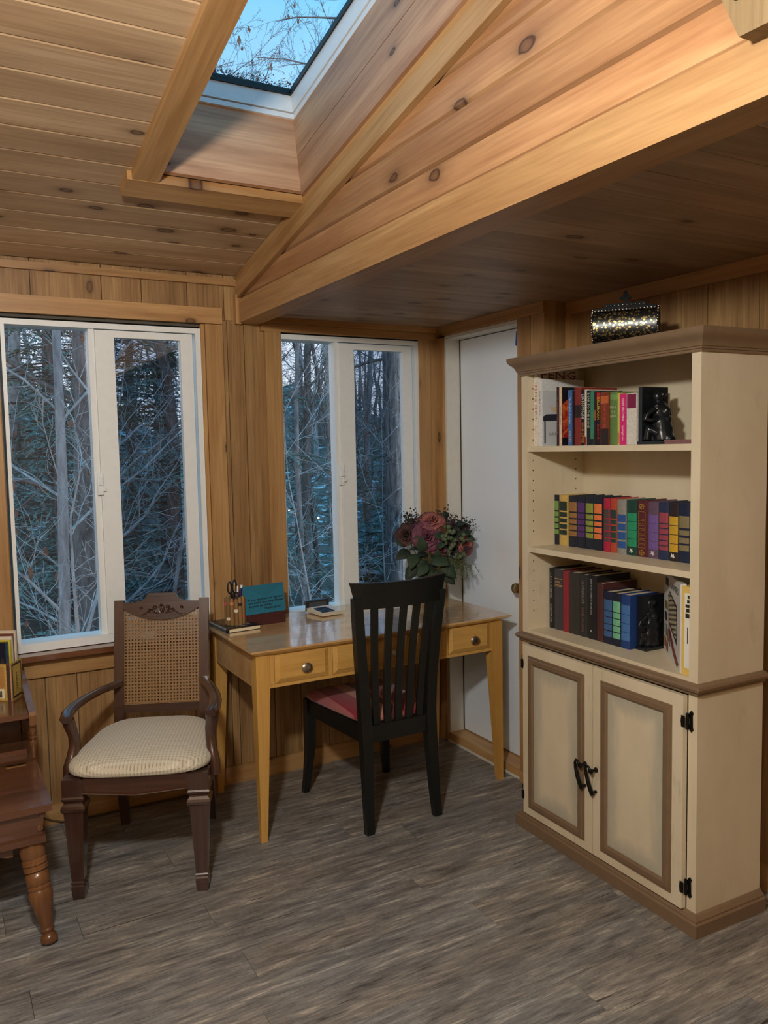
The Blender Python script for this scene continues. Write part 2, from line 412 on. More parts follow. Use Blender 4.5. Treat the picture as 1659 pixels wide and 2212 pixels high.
panels([-3.9, -3.6, -3.2, -2.9, -2.6, -2.36, -2.15, -1.864, -1.599, -1.44, -1.25, -1.09, -1.0], 2.0615, 2.36, wall_back, panel_z)
panels([-1.115, -1.08, -1.004, -0.91], 0.0, 2.06, wall_back, panel_z)
panels([-0.91, -0.845], 0.742, 2.06, wall_back, panel_z)
panels([-3.9, -3.6, -3.3, -3.0, -2.7, -2.4, -2.13], 0.0, 2.06, wall_back, panel_z)
panels([-2.13, -1.986], 0.692, 2.06, wall_back, panel_z)
panels([-2.13, -1.885, -1.765, -1.6, -1.44, -1.28, -1.115], 0.0, 0.69, wall_back, panel_z)
panels([-0.91, -0.78, -0.638, -0.48, -0.30, -0.15, 0.0], 0.0, 0.74, wall_back, panel_z)

trim_n = [0]
def trim(mat, x0, x1, y0, y1, z0, z1, bevel=0.002):
    trim_n[0] += 1
    o = B('trim_%d' % trim_n[0], mat, None, x0, x1, y0, y1, z0, z1, bevel); o['kind'] = 'structure'
    return o
trim(pine_trim_x, -3.9, -1.106, -0.022, 0.0, 2.04, 2.108)               # header over window_1
trim(pine_trim_z, -1.182, -1.106, -0.020, 0.0, 0.713, 2.038)             # right casing of window_1
trim(pine_trim_z, -2.12, -1.992, -0.020, 0.0, 0.713, 2.038)              # left casing of window_1
trim(pine_trim_z, -1.199, -1.184, -0.012, 0.012, 0.713, 2.038, 0.001)    # jamb strip
trim(sill_dark, -2.12, -1.106, -0.070, 0.02, 0.690, 0.7125, 0.004)       # stool
trim(pine_trim_x, -2.12, -1.112, -0.018, 0.0, 0.612, 0.6895)             # apron
trim(pine_trim_z, -0.913, -0.838, -0.020, 0.0, 0.70, 2.05)              # left casing of window_2
trim(pine_trim_z, -0.106, -0.046, -0.020, 0.0, 0.0, 2.03)               # right casing of window_2
trim(pine_trim_z, -0.044, 0.0, -0.012, 0.0, 0.0, 2.03)
trim(pine_trim_zx, -0.010, 0.012, -0.0765, -0.0215, 0.0, 2.03)            # corner board on the door wall
trim(pine_trim_x, -0.93, 0.0, -0.022, 0.0, 2.022, 2.056)                # header over window_2
trim(pine_trim_x, -0.93, 0.0, -0.034, 0.0, 2.057, 2.0825)
trim(pine_trim_x, -3.9, -1.040, -0.020, 0.0, 2.207, 2.2355)             # strip under the sloped ceiling
trim(pine_trim_z, -1.047, -1.022, -0.030, 0.0, 2.045, 2.17)             # stub under the rafter board

bb = B('baseboard_back', pine_trim_x, None, -3.9, 0.0, -0.014, 0.0, 0.0, 0.080, 0.003); bb['kind'] = 'structure'

# ------------------------------------------------------------------ windows
screen_mat = glass_mat('insect_screen', (0.66, 0.70, 0.74, 1), 1.02)
def window(name, x0, x1, z0, z1, xm0, xm1):
    w = empty_structure(name)
    y0, y1 = -0.004, 0.10
    f = 0.022
    MB().box(x0, x1, y0, y1, z0, z0 + f + .012).build('frame_sill', vinyl, w, 0.002)
    MB().box(x0, x1, y0, y1, z1 - f, z1).build('frame_head', vinyl, w, 0.002)
    MB().box(x0, x0 + f - .008, y0, y1, z0 + f + .012, z1 - f).build('frame_jamb', vinyl, w, 0.002)
    MB().box(x1 - f, x1, y0, y1, z0 + f + .012, z1 - f).build('frame_jamb', vinyl, w, 0.002)
    zb, zt = z0 + f + .012, z1 - f
    # fixed pane on the left, set deep
    MB().box(x0 + f - .008, xm0 + .004, 0.055, 0.060, zb, zt).build('pane', pane_mat, w)
    MB().box(xm0, xm0 + 0.024, 0.012, 0.07, zb, zt).build('meeting_stile', vinyl, w, 0.002)
    # sliding sash on the right, with its own frame
    sa = MB()
    s0, s1, sb, st = xm0 + .0245, x1 - f - .012, zb + .001, zt - .004
    gx0, gx1, gz0, gz1 = s0 + .075 - .0, s1 - .052, sb + .05, st - .028
    sa.box(s0, gx0, 0.002, 0.034, sb, st).box(gx1, s1, 0.002, 0.034, sb, st)
    sa.box(gx0, gx1, 0.002, 0.034, sb, gz0).box(gx0, gx1, 0.002, 0.034, gz1, st)
    sash = sa.build('sash', vinyl, w, 0.003)
    MB().box(gx0 - .003, gx1 + .003, 0.016, 0.021, gz0 - .003, gz1 + .003).build('sash_pane', pane_mat, w)
    MB().box(gx0 - .002, gx1 + .002, 0.084, 0.085, zb, zt).build('insect_screen', screen_mat, w)
    # slide lock
    zl = (z0 + z1) / 2 + .005
    lk = MB(); lk.box(xm0 + .008, xm0 + .030, -0.010, 0.004, zl - .045, zl + .045); lk.box(xm0 + .012, xm0 + .026, -0.020, -0.010, zl - .004, zl + .03); lk.box(xm0 + .024, xm0 + .040, -.014, -.008, zl - .03, zl - .018)
    lk.build('slide_lock', vinyl, w, 0.003)
    return w
window('window_1', -1.978, -1.200, 0.715, 2.019, -1.657, -1.625)
window('window_2', -0.842, -0.106, 0.715, 2.016, -0.560, -0.520)

# ------------------------------------------------------------------ sloped ceiling with the skylight
M_ = 0.19
TH = math.atan(M_); CS = math.cos(TH)
ceil = empty_structure('ceiling', (0, 0, 2.25), -TH)     # local -y runs up the slope, local z is the roof's outward normal
s_end = 4.62 / CS
SK0, SK1 = 0.77 / CS, 2.02 / CS                         # skylight opening along the slope
SX0, SX1 = -1.545, -1.036
s = 0.012; i = 0
while s < s_end:
    a, b = s, min(s + 0.1285, s_end)
    spans = [(XL, -1.02)] if (b < SK0 - .07 or a > SK1 + .07) else [(XL, -1.58)]
    for xa, xb in spans:
        x = xa
        cuts = [xa]
        if xb > -1.2 and rng.random() < 0.0: cuts.append(-2.0)
        cuts.append(xb)
        for c0, c1 in zip(cuts[:-1], cuts[1:]):
            MB().prism([(-b, .006), (-b + .0085, 0.0), (-a - .001, 0.0), (-a - .001, .018), (-b, .018)], 'x', c0, c1).build('ceiling_plank', pine_ceiling, ceil)
    s = b
roof = MB()
for xa, xb, a, b in ((XL - .1, SX0 - .02, -.3, s_end + .1), (SX0 - .02, SX1 + .02, -.3, SK0 - .02), (SX0 - .02, SX1 + .02, SK1 + .02, s_end + .1), (SX1 + .02, 0.4, -.3, s_end + .1)):
    roof.box(xa, xb, -b, -a, 0.02, 0.26)
roof.build('roof_deck', outer_wall, ceil)
# shaft lining
h = 0.262
MB().box(SX0 - .02, SX1 + .02, -SK0 - .001, -SK0 + .018, 0.0, h).build('shaft_board', shaft_x, ceil)
MB().box(SX0 - .02, SX1 + .02, -SK1 - .018, -SK1, -.01, h).build('shaft_board', shaft_x, ceil)
MB().box(SX1 - .018, SX1 + .01, -SK1, -SK0, -.012, .126).build('shaft_board', shaft_y, ceil, 0.0015)
MB().box(SX1 - .018, SX1 + .01, -SK1, -SK0, .129, h).build('shaft_board', shaft_y, ceil, 0.0015)
MB().box(SX0 - .018, SX0, -SK1, -SK0, -.012, h).build('shaft_board', shaft_y, ceil, 0.0015)
# trim around the opening
def ctrim(mat, x0, x1, s0, s1, z0, z1):
    trim_n[0] += 1
    o = MB().box(x0, x1, -s1, -s0, z0, z1).build('trim_%d' % trim_n[0], mat, ceil, 0.002); return o
ctrim(pine_slope_d, -1.630, -1.5455, 0.668, SK1 + .1, -.030, 0.0)
ctrim(pine_trim_xd, -1.6445, -1.040, 0.650, 0.762, -.0315, -.0005)
ctrim(pine_trim_xd, -1.630, -1.040, SK1 + .002, SK1 + .1, -.030, 0.0)
# rafter board along the gable
ctrim(pine_slope, -1.040, -1.019, 0.0, s_end, -.098, -.002)
# skylight unit
sky = empty_structure('window_3', (0, 0, 2.25), -TH)
fx0, fx1, fs0, fs1 = SX0, SX1 - .010, SK0, SK1
def ring(name, t, z0, z1, mat, g=0.0):
    m = MB()
    m.box(fx0 + g, fx1 - g, -fs0 - t, -fs0 - g, z0, z1).box(fx0 + g, fx1 - g, -fs1 + g, -fs1 + t, z0, z1)
    m.box(fx0 + g, fx0 + t, -fs1 + t, -fs0 - t, z0, z1).box(fx1 - t, fx1 - g, -fs1 + t, -fs0 - t, z0, z1)
    return m.build(name, mat, sky)
ring('frame_lip', 0.010, h, h + .018, sky_white)
ring('frame_groove', 0.003, h + .018, h + .022, gasket)
ring('frame_liner', 0.014, h + .022, h + .082, sky_white)
ring('gasket', 0.020, h + .082, h + .100, gasket)
MB().box(fx0, fx1, -fs1, -fs0, h + .100, h + .106).build('pane', pane_mat, sky)
MB().box(fx0 - .05, fx0, -fs1 - .05, -fs0 + .05, h - .01, h + .12).box(fx1, fx1 + .05, -fs1 - .05, -fs0 + .05, h - .01, h + .12).box(fx0, fx1, -fs0, -fs0 + .05, h - .01, h + .12).box(fx0, fx1, -fs1 - .05, -fs1, h - .01, h + .12).build('curb', gasket, sky)

# ------------------------------------------------------------------ gable wall and beam on the right
gable = empty_structure('wall_gable')
def gy(z): return min(-0.0, -(z - 2.252) / M_)
gz = [2.151, 2.243, 2.349, 2.450, 2.552, 2.655, 2.758, 2.86, 2.96, 3.06]
for k, (a, b) in enumerate(zip(gz[:-1], gz[1:])):
    y0a, y0b = gy(a), gy(b)
    if y0a < YN: break
    if k == 0: y0a = y0b = 0.0
    if y0b <= YN: y0b = YN + .001
    c = .012                                             # bottom edge chamfered, so it faces down into the room
    m = MB(); t_ = c / (b - a)
    ym = y0a + (y0b - y0a) * t_
    P = [(-1.008, YN, a + .004), (-1.008, y0a, a + .004), (-1.0, y0a, a + .004), (-1.0, YN, a + .004), (-1.018, YN, a + c), (-1.018, ym, a + c), (-1.0, ym, a + c), (-1.0, YN, a + c)]
    m.hexa(P)
    m.hexa([(-1.018, YN, a + c), (-1.018, ym, a + c), (-1.0, ym, a + c), (-1.0, YN, a + c), (-1.018, YN, b - .001), (-1.018, y0b, b - .001), (-1.0, y0b, b - .001), (-1.0, YN, b - .001)])
    m.build('gable_plank', pine_gable, gable)
MB().prism([(YN, 2.10), (0.0, 2.10), (0.0, 2.262), (YN, 2.262 - YN * M_)], 'x', -1.0, -0.95).build('gable_core', dark_back, gable)
beam = MB().box(-1.032, -0.935, YN, 0.0, 2.050, 2.150).build('trim_90', pine_beam, None, 0.003); beam['kind'] = 'structure'
# slanted brace end at the upper right of the gable
br = MB().prism([(-2.556, 2.140), (-2.70, 2.138), (-2.60, 2.38), (-2.445, 2.38)], 'x', -1.075, -1.0195).build('trim_91', post_pale, None, 0.002); br['kind'] = 'structure'
MB().lathe([(.0075, 0), (.0075, .004)], (0, 0, 0), 10, Matrix.Translation((-1.0745, -2.553, 2.205)) @ Matrix.Rotation(-PI / 2, 4, 'Y')).build('bolt_hole', gasket, br)

# ------------------------------------------------------------------ flat ceiling on the right
flat = empty_structure('ceiling.001')
y = 0.0; k = 0
while y > YN:
    y2 = max(y - 0.135, YN)
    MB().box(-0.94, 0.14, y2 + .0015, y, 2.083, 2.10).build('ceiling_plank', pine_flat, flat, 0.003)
    y = y2
MB().box(-0.96, 0.3, YN, 0.0, 2.1005, 2.14).build('ceiling_core', dark_back, flat)

# ------------------------------------------------------------------ right wall: door, posts, jog, panelling
wall_right = empty_structure('wall_right')
MB().box(0.10, 0.24, -0.83, 0.012, -0.1, 2.08).build('wall_core', dark_back, wall_right)
MB().box(0.1325, 0.24, YN, -0.83, -0.1, 2.2).build('wall_core', dark_back, wall_right)
MB().box(0.001, 0.1, -0.822, -0.667, 0, 2.083).build('post_core', dark_back, wall_right)
MB().box(0.0, 0.1, -0.0775, 0.0, 2.036, 2.083).box(0.013, 0.1, -0.0775, 0.012, 0, 2.036).build('post_core', dark_back, wall_right)
MB().box(0.001, 0.1, -0.82, -0.02, 2.036, 2.083).build('header_core', dark_back, wall_right)
# jog face (faces the camera) and panelling behind the bookcase
MB().box(0.0, 0.1195, -0.8345, -0.8225, 0.0, 2.083).build('wall_panel', panel_z, wall_right, 0.002)
xs = [-0.836, -0.96, -1.16, -1.32, -1.53, -1.73, -1.93, -2.13, -2.33, -2.53, -2.8, -3.1, -3.4, -3.7, -4.0, -4.3, YN]
for a, b in zip(xs[:-1], xs[1:]):
    MB().box(0.12, 0.1325, b + .0016, a - .0016, 0.0, 2.083).build('wall_panel', panel_zx, wall_right, 0.0022)
trim(pine_trim_zx, -0.016, 0.0, -0.748, -0.6645, 0.0, 2.036)             # boards of the post beside the door
trim(pine_trim_zx, -0.012, 0.0, -0.8345, -0.750, 0.0, 2.036)
trim(pine_trim_y, -0.016, 0.0, -0.8345, -0.0225, 2.0365, 2.0825)          # header over the door
trim(pine_trim_zx, 0.100, 0.1195, -0.862, -0.8355, 0.0, 2.03)              # corner strip in the jog
trim(pine_trim_y, 0.104, 0.1195, YN, -0.8355, 2.031, 2.0825)              # strip under the flat ceiling
br_ = B('baseboard_right', pine_trim_y, None, 0.106, 0.1195, YN, -0.8355, 0.0, 0.085, 0.003); br_['kind'] = 'structure'
sill = trim(pine_trim_y, -0.006, 0.095, -0.6635, -0.079, 0.0, 0.046, 0.004)     # wooden threshold of the door
trim(white_jamb, -0.010, -0.0062, -0.82, -0.085, 0.0, 0.010, 0.001)            # caulk line at the floor
trim(pine_trim_y, -0.020, -0.0165, -0.8345, -0.665, 0.0, 0.050, 0.001)
door = empty_structure('door_1')
MB().box(0.0, 0.098, -0.0905, -0.0780, 0.0465, 2.034).build('door_jamb', white_jamb, door, 0.001)
MB().box(0.0, 0.098, -0.663, -0.0910, 2.020, 2.0355).build('door_head', white_jamb, door, 0.001)
MB().box(0.0, 0.098, -0.6635, -0.6545, 0.0465, 2.019).build('door_jamb', white_jamb, door, 0.001)
MB().box(0.084, 0.0995, -0.6535, -0.0945, 0.052, 2.016).build('door_slab', white_door, door, 0.001)
MB().box(0.080, 0.0838, -0.0945, -0.0910, 0.05, 2.018).build('weather_strip', dark_back, door)
kM = Matrix.Translation((0.0838, -0.585, 0.853)) @ Matrix.Rotation(-PI / 2, 4, 'Y')
kn = MB().lathe([(.027, 0), (.027, .006), (.012, .010), (.010, .030), (.022, .038), (.026, .050), (.022, .062), (.008, .066)], (0, 0, 0), 20, kM)
kn.build('door_knob', metal_brass, door, smooth=40)
# bit of blue painter's tape on the post
tape = MB().hexa([(-0.017, -.6643, 1.918), (-0.0165, -.6643, 1.918), (-0.0165, -.653, 1.925), (-0.017, -.653, 1.925), (-0.017, -.6643, 1.985), (-0.0165, -.6643, 1.985), (-0.0165, -.659, 1.982), (-0.017, -.659, 1.982)]).build('painters_tape', plain('blue_tape', srgb(30, 70, 170), 0.6), None)
tag(tape, 'small strip of blue painters tape stuck at the top of the white door', 'tape')

# walls behind the camera close the room
wl = MB().prism([(YN, 0.0), (0.0, 0.0), (0.0, 2.265), (YN, 2.265 - YN * M_)], 'x', XL - .12, XL).build('wall_left', panel_zx, None); wl['kind'] = 'structure'
wr_ = MB().box(XL - .12, 0.24, YN - .12, YN, 0.0, 3.35).build('wall_rear', panel_z, None); wr_['kind'] = 'structure'

# ------------------------------------------------------------------ bookcase
BCA = -0.0209
BCM = Matrix.Translation((0.0, -1.4, 0.0)) @ Matrix.Rotation(BCA, 4, 'Z')      # local x runs into the case, local y along its front

def cream_material(name, distress):
    m, nt, bs = new_mat(name)
    c, src = coords(nt, (7, 7, 3), True)
    n = N(nt, 'ShaderNodeTexNoise', i_Scale=1.0, i_Detail=4.0); nt.links.new(c, n.inputs['Vector'])
    col = ramp(nt, n.outputs['Fac'], [(0.35, srgb(206, 193, 164)), (0.65, srgb(215, 203, 175))])
    v = nt.nodes.new('ShaderNodeVectorMath'); v.operation = 'MULTIPLY'; v.inputs[1].default_value = (14, 22, 5); nt.links.new(src, v.inputs[0])
    n2 = N(nt, 'ShaderNodeTexNoise', i_Scale=1.0, i_Detail=5.0, i_Roughness=0.65); nt.links.new(v.outputs[0], n2.inputs['Vector'])
    if distress == 'edge':                 # dry-brushed grey rubbed along the borders of the door panels
        tc = nt.nodes.new('ShaderNodeTexCoord'); sp = nt.nodes.new('ShaderNodeSeparateXYZ'); nt.links.new(tc.outputs['Generated'], sp.inputs[0])
        dy = math_n(nt, 'MINIMUM', sp.outputs['Y'], math_n(nt, 'SUBTRACT', 1.0, sp.outputs['Y']))
        dz = math_n(nt, 'MINIMUM', sp.outputs['Z'], math_n(nt, 'SUBTRACT', 1.0, sp.outputs['Z']))
        d = math_n(nt, 'MINIMUM', math_n(nt, 'MULTIPLY', dy, 0.5), dz)
        d = math_n(nt, 'ADD', d, math_n(nt, 'MULTIPLY', math_n(nt, 'SUBTRACT', n2.outputs['Fac'], 0.5), 0.16))
        k = ramp(nt, d, [(0.0, (0.62, 0.62, 0.62)), (0.05, (0.42, 0.42, 0.42)), (0.12, (0, 0, 0))])
        col = mixc(nt, col, srgb(146, 150, 140), k)
    else:
        k = ramp(nt, n2.outputs['Fac'], [(0.60, (0, 0, 0)), (0.72, (0.5, 0.5, 0.5))])
        col = mixc(nt, col, srgb(158, 148, 122), math_n(nt, 'MULTIPLY', k, distress))
    nt.links.new(col, bs.inputs['Base Color']); bs.inputs['Roughness'].default_value = 0.42
    return m
cream = cream_material('cream_paint', 0.25)
cream_side = cream_material('cream_paint_side', 0.5)
cream_door = cream_material('cream_paint_door', 0.9)
cream_panel = cream_material('cream_paint_panel', 'edge')
taupe = plain('taupe_paint', srgb(122, 100, 76), 0.38, mottle=0.06, mscale=20)

case = thing('bookcase', 'tall cream painted bookcase with taupe mouldings and two cupboard doors', 'bookcase', (0, -1.4, 0), BCA)
xf, xbk, yf, yn = -0.2764, 0.0165, 0.390, -0.447
st = 0.036
MB().box(xf, xbk, yn, yn + st - .002, 0.03, 1.8035).build('side_panel', cream_side, case, 0.0025)
MB().box(xf, xbk, yf - st + .004, yf, 0.03, 1.8035).build('side_panel', cream_side, case, 0.0025)
MB().box(xbk - .012, xbk - .001, yn + st - .002, yf - st + .004, 0.05, 1.8035).build('back_panel', cream, case)
ins0, ins1 = yn + st - .002, yf - st + .004
MB().box(xf + .004, xbk - .012, ins0, ins1, 1.470, 1.490).build('shelf', cream, case, 0.002)
MB().box(xf + .004, xbk - .012, ins0, ins1, 1.089, 1.109).build('shelf', cream, case, 0.002)
MB().box(xf + .001, xbk - .012, ins0, ins1, 0.748, 0.788).build('counter_shelf', cream, case, 0.002)
MB().box(xf + .002, xbk - .012, ins0, ins1, 0.03, 0.062).build('bottom_shelf', cream, case)
MB().box(xf + .001, xf + .019, ins0, ins1, 1.757, 1.8035).build('top_rail', cream, case)
def mould(name, prof, mat):
    """moulding mitred around the far side, the front and the near side of the case"""
    v, f = [], []
    n = len(prof)
    for (px, py, dx, dy) in ((xbk, yf, 0, 1), (xf, yf, -1, 1), (xf, yn, -1, -1), (xbk, yn, 0, -1)):
        for o, z in prof: v.append((px + dx * o, py + dy * o, z))
    for k in range(3):
        for i in range(n):
            a, b = k * n + i, k * n + (i + 1) % n
            f.append((a, b, b + n, a + n))
    f.append(tuple(range(n))); f.append(tuple(range(3 * n, 4 * n))[::-1])
    mb = MB(); vs = [mb.bm.verts.new(p) for p in v]
    for q in f: mb.bm.faces.new([vs[i] for i in q])
    return mb.build(name, mat, case, smooth=35)
crown = mould('crown_moulding', [(0.0005, 1.755), (.006, 1.755), (.006, 1.762), (.010, 1.764), (.010, 1.769), (.014, 1.771), (.016, 1.779), (.022, 1.789), (.031, 1.797), (.038, 1.805), (.040, 1.812), (.040, 1.8225), (0.0005, 1.8225)], taupe)
MB().box(xf - .0005, xbk, yn - .0005, yf + .0005, 1.8040, 1.8220).build('top_board', taupe, case)
mould('waist_moulding', [(.0005, .740), (.006, .740), (.010, .745), (.010, .751), (.017, .753), (.021, .759), (.022, .764), (.018, .771), (.009, .775), (.0005, .777)], taupe)
mould('plinth', [(.0005, 0.0005), (.024, 0.0005), (.024, .040), (.018, .045), (.018, .050), (.010, .056), (.004, .063), (.0005, .064)], taupe)

def cupboard_door(y0, y1, my0, my1, handle_y, hz):
    z0, z1 = 0.066, 0.734
    xo = xf - .0185
    d = MB().box(xo, xf - .0005, y0, y1, z0, z1).build('door', cream_door, case, 0.003)
    a0, a1, b0, b1 = my0, my1, 0.096, 0.695
    w = 0.036
    # frame of the panel: stepped taupe moulding, mitred
    prof = [(0.0, 0.0), (.0, -.002), (.006, -.004), (.009, -.004), (.012, -.0075), (.026, -.0075), (w, -.0015), (w, 0.0)]
    v, f = [], []
    for (py, pz, dy, dz) in ((a0, b0, 1, 1), (a1, b0, -1, 1), (a1, b1, -1, -1), (a0, b1, 1, -1)):
        for t, x in prof: v.append((xo + x, py + dy * t, pz + dz * t))
    n = len(prof)
    mbm = MB(); vs = [mbm.bm.verts.new(p) for p in v]
    for k in range(4):
        for i in range(n - 1):
            a, b = k * n + i, k * n + i + 1; k2 = ((k + 1) % 4) * n
            mbm.bm.faces.new((vs[a], vs[b], vs[k2 + i + 1], vs[k2 + i]))
    mbm.build('panel_moulding', taupe, d, smooth=30)
    MB().box(xo - .0018, xo - .0002, a0 + w - .001, a1 - w + .001, b0 + w - .001, b1 - w + .001).build('raised_panel', cream_panel, d, 0.001)
    # S-shaped iron pull: post, swan-neck bar, curled foot
    hm = MB()
    x = xo
    pts = [(x - .026, handle_y - .004, hz + .028), (x - .028, handle_y + .004, hz + .040), (x - .028, handle_y + .013, hz + .041), (x - .028, handle_y + .018, hz + .030), (x - .028, handle_y + .015, hz + .010), (x - .027, handle_y + .006, hz - .020),
           (x - .024, handle_y - .002, hz - .042), (x - .020, handle_y - .004, hz - .054), (x - .014, handle_y + .001, hz - .060), (x - .012, handle_y + .009, hz - .058), (x - .012, handle_y + .012, hz - .050)]
    hm.tube(pts, [.0042, .0044, .0044, .0048, .0055, .0068, .0072, .0072, .007, .0066, .004], 8)
    MXp = Matrix.Rotation(-PI / 2, 4, 'Y')
    hm.lathe([(.009, 0), (.009, .003), (.005, .006), (.005, .018), (.0095, .022), (.0095, .028), (.003, .031)], (0, 0, 0), 12, Matrix.Translation((x, handle_y - .004, hz + .026)) @ MXp)
    hm.lathe([(.0055, 0), (.0055, .018)], (0, 0, 0), 10, Matrix.Translation((x, handle_y - .004, hz - .052)) @ MXp)
    hm.ball((x - .012, handle_y + .012, hz - .049), .0075, 8)
    hm.build('pull_handle', iron, d, smooth=50)
    return d
dA = cupboard_door(-0.0175, 0.369, 0.022, 0.336, 0.022, 0.352)
dB = cupboard_door(-0.4095, -0.0205, -0.368, -0.058, -0.032, 0.349)
for (yy, s) in ((0.3865, -1), (-0.4265, 1)):
    for zz in (0.657, 0.137):
        hg = MB()
        x = xf
        hg.prism([(yy, zz - .034), (yy + .007, zz - .026), (yy + .009, zz - .016), (yy + .006, zz - .008), (yy + .006, zz + .008), (yy + .009, zz + .016), (yy + .007, zz + .026), (yy, zz + .034), (yy - .007, zz + .026), (yy - .004, zz + .018), (yy - .005, zz - .018), (yy - .007, zz - .026)], 'x', x - .0035, x - .0005)
        hg.tube([(x - .008, yy + s * .010, zz - .024), (x - .008, yy + s * .010, zz + .024)], .0048, 8)
        hg.prism([(yy + s * .010, zz - .016), (yy + s * .022, zz - .018), (yy + s * .024, zz), (yy + s * .022, zz + .018), (yy + s * .010, zz + .016)], 'x', x - .0215, x - .0188)
        hg.build('hinge', iron, case, smooth=40)
# shelf-pin holes drilled in the sides
ph = MB()
for yy, dy in ((ins1 - .0003, -1), (ins0 + .0003, 1)):
    for xx in (xf + .028, xbk - .055):
        z = 0.86
        while z < 1.73:
            if abs(z - 1.48) > .03 and abs(z - 1.10) > .03:
                ph.lathe([(.0026, 0), (.0026, .0004)], (0, 0, 0), 8, Matrix.Translation((xx, yy, z)) @ Matrix.Rotation(PI / 2 * -dy, 4, 'X'))
            z += 0.0385
o = ph.build('pin_holes', gasket, case); o['kind'] = 'stuff'

# ------------------------------------------------------------------ books
PAPER = plain('page_block', srgb(222, 208, 176), 0.8, mottle=0.08, mscale=300)
GILT = plain('gilt', srgb(190, 150, 70), 0.35, 0.6)
_cm = {}
def cloth(c, rough=0.5):
    k = (c, rough)
    if k not in _cm: _cm[k] = plain('book_%d_%d_%d' % c, srgb(*c), rough, mottle=0.12, mscale=160)
    return _cm[k]
_im = {}
def ink(c):
    if c not in _im:
        _im[c] = plain('ink_%d_%d_%d' % c, srgb(*c), 0.5)
    return _im[c]
def book(y_hi, y_lo, z, h, d, x_sp, col, label, soft=False, bands=(), texts=(), group=None, page_in=0.004, spine=None, plain_cover=None):
    """book standing upright: spine towards -x at x_sp, between y_lo and y_hi (bookcase-local metres)"""
    w = y_hi - y_lo - .0012
    base = BCM @ Vector((x_sp, (y_hi + y_lo) / 2, z + .0004))
    t = thing('book', label, 'book', base, BCA, group)
    cm = cloth(col)
    b = .0006 if soft else .0026
    b = min(b, w * .2)
    hw = w / 2
    bow = 0 if soft else min(.004, w * .12)
    outl = [(d, -hw), (bow, -hw), (bow * .3, -hw * .62), (0, 0), (bow * .3, hw * .62), (bow, hw), (d, hw), (d, hw - b), (bow + b, hw - b), (b, 0), (bow + b, -hw + b), (d, -hw + b)]
    MB().prism(outl, 'z', 0, h).build('cover', cm, t, smooth=40 if not soft else None)
    pi = .0008 if soft else page_in
    MB().box(bow + b + .0004, d - pi, -hw + b + .0002, hw - b - .0002, pi * .8, h - pi).build('pages', PAPER, t)
    bw = hw * .98
    for (z0, z1, c) in bands:
        pts = [(bow * .85 - .0006, -bw * .93), (bow * .3 - .0006, -bw * .62), (-.0006, 0), (bow * .3 - .0006, bw * .62), (bow * .85 - .0006, bw * .93), (bow * .85 + .0004, bw * .93), (bow * .3 + .0004, bw * .62), (.0004, 0), (bow * .3 + .0004, -bw * .62), (bow * .85 + .0004, -bw * .93)]
        MB().prism(pts, 'z', z0, z1).build('title_band', cloth(c, 0.45), t)
    for tx in texts:
        s, zc, size, c, mode = tx[:5]
        width = tx[5] if len(tx) > 5 else None
        if mode == 'down':
            letters(s, size, (-.0011, 0, zc), (0, 0, -1), (0, -1, 0), ink(c), t, width)
        else:
            letters(s, size, (-.0011, 0, zc), (0, -1, 0), (0, 0, 1), ink(c), t, min(width, w * .86) if width else w * .8)
    return t
def Y(m): return m + 1.4
SPT, SPM, SPB = 1.490, 1.109, 0.788
NV = (22, 30, 46)

# -- top shelf
xt = -0.245
G1 = 'books on the top shelf'
t = book(Y(-1.0435), Y(-1.0695), SPT, .289, .195, xt, (222, 216, 200), 'white spined feng shui book, tallest, against the bookcase side', True, [], [('FENG SHUI', .165, .017, (190, 80, 60), 'down', .125), ('2 in 1', .062, .011, (170, 70, 40), 'down', .03)], G1)
letters('FENG', .042, (.098, -.0134, .2655), (1, 0, 0), (0, 0, 1), ink((120, 44, 48)), t, .165)
t = book(Y(-1.0702), Y(-1.0925), SPT, .249, .205, xt, (218, 220, 218), 'white book about the home with a bowl photo on its cover', True, [], [('mindful home', .16, .011, (90, 90, 90), 'down', .09)], G1)
hw = (1.0925 - 1.0702 - .0012) / 2 + .0004
def on_cover(t, name, pts, mat, off=0.0):
    MB().prism(pts, 'y', -hw - off - .0005, -hw - off).build(name, mat, t)
letters('home', .044, (.075, -hw - .0003, .178), (1, 0, 0), (0, 0, 1), ink((30, 30, 30)), t, .095)
on_cover(t, 'photo_background', [(.004, .004), (.20, .004), (.20, .206), (.004, .206)], plain('cover_grey', srgb(196, 200, 200), 0.4))
on_cover(t, 'photo_table', [(.004, .092), (.16, .098), (.16, .122), (.02, .118), (.004, .110)], ink((44, 46, 56)), .0006)
on_cover(t, 'photo_table_leg', [(.010, .010), (.016, .010), (.016, .092), (.010, .092)], ink((44, 46, 56)), .0006)
on_cover(t, 'photo_bowl', [(.06, .124), (.085, .122), (.105, .136), (.112, .146), (.035, .146), (.042, .136)], ink((206, 184, 150)), .0006)
letters('Judith Wilson', .017, (.075, -hw - .0008, .045), (1, 0, 0), (0, 0, 1), ink((90, 90, 90)), t, .085)
book(Y(-1.1745), Y(-1.1885), SPT, .213, .165, xt, (58, 26, 32), 'thin dark maroon paperback beside the white home book', True, [], [('A SMALL SEASON', .11, .010, (150, 110, 100), 'down', .13)], G1)
t = book(Y(-1.1889), Y(-1.2025), SPT, .213, .160, xt, (222, 196, 168), 'thin cream spined book with a dark fiery picture on its cover', True, [], [('PAINTED TALES', .11, .008, (120, 80, 60), 'down', .07)], G1)
hw = (1.2025 - 1.1889 - .0012) / 2 + .0004
on_cover(t, 'cover_black', [(.002, .001), (.158, .001), (.158, .211), (.002, .211)], ink((26, 22, 28)))
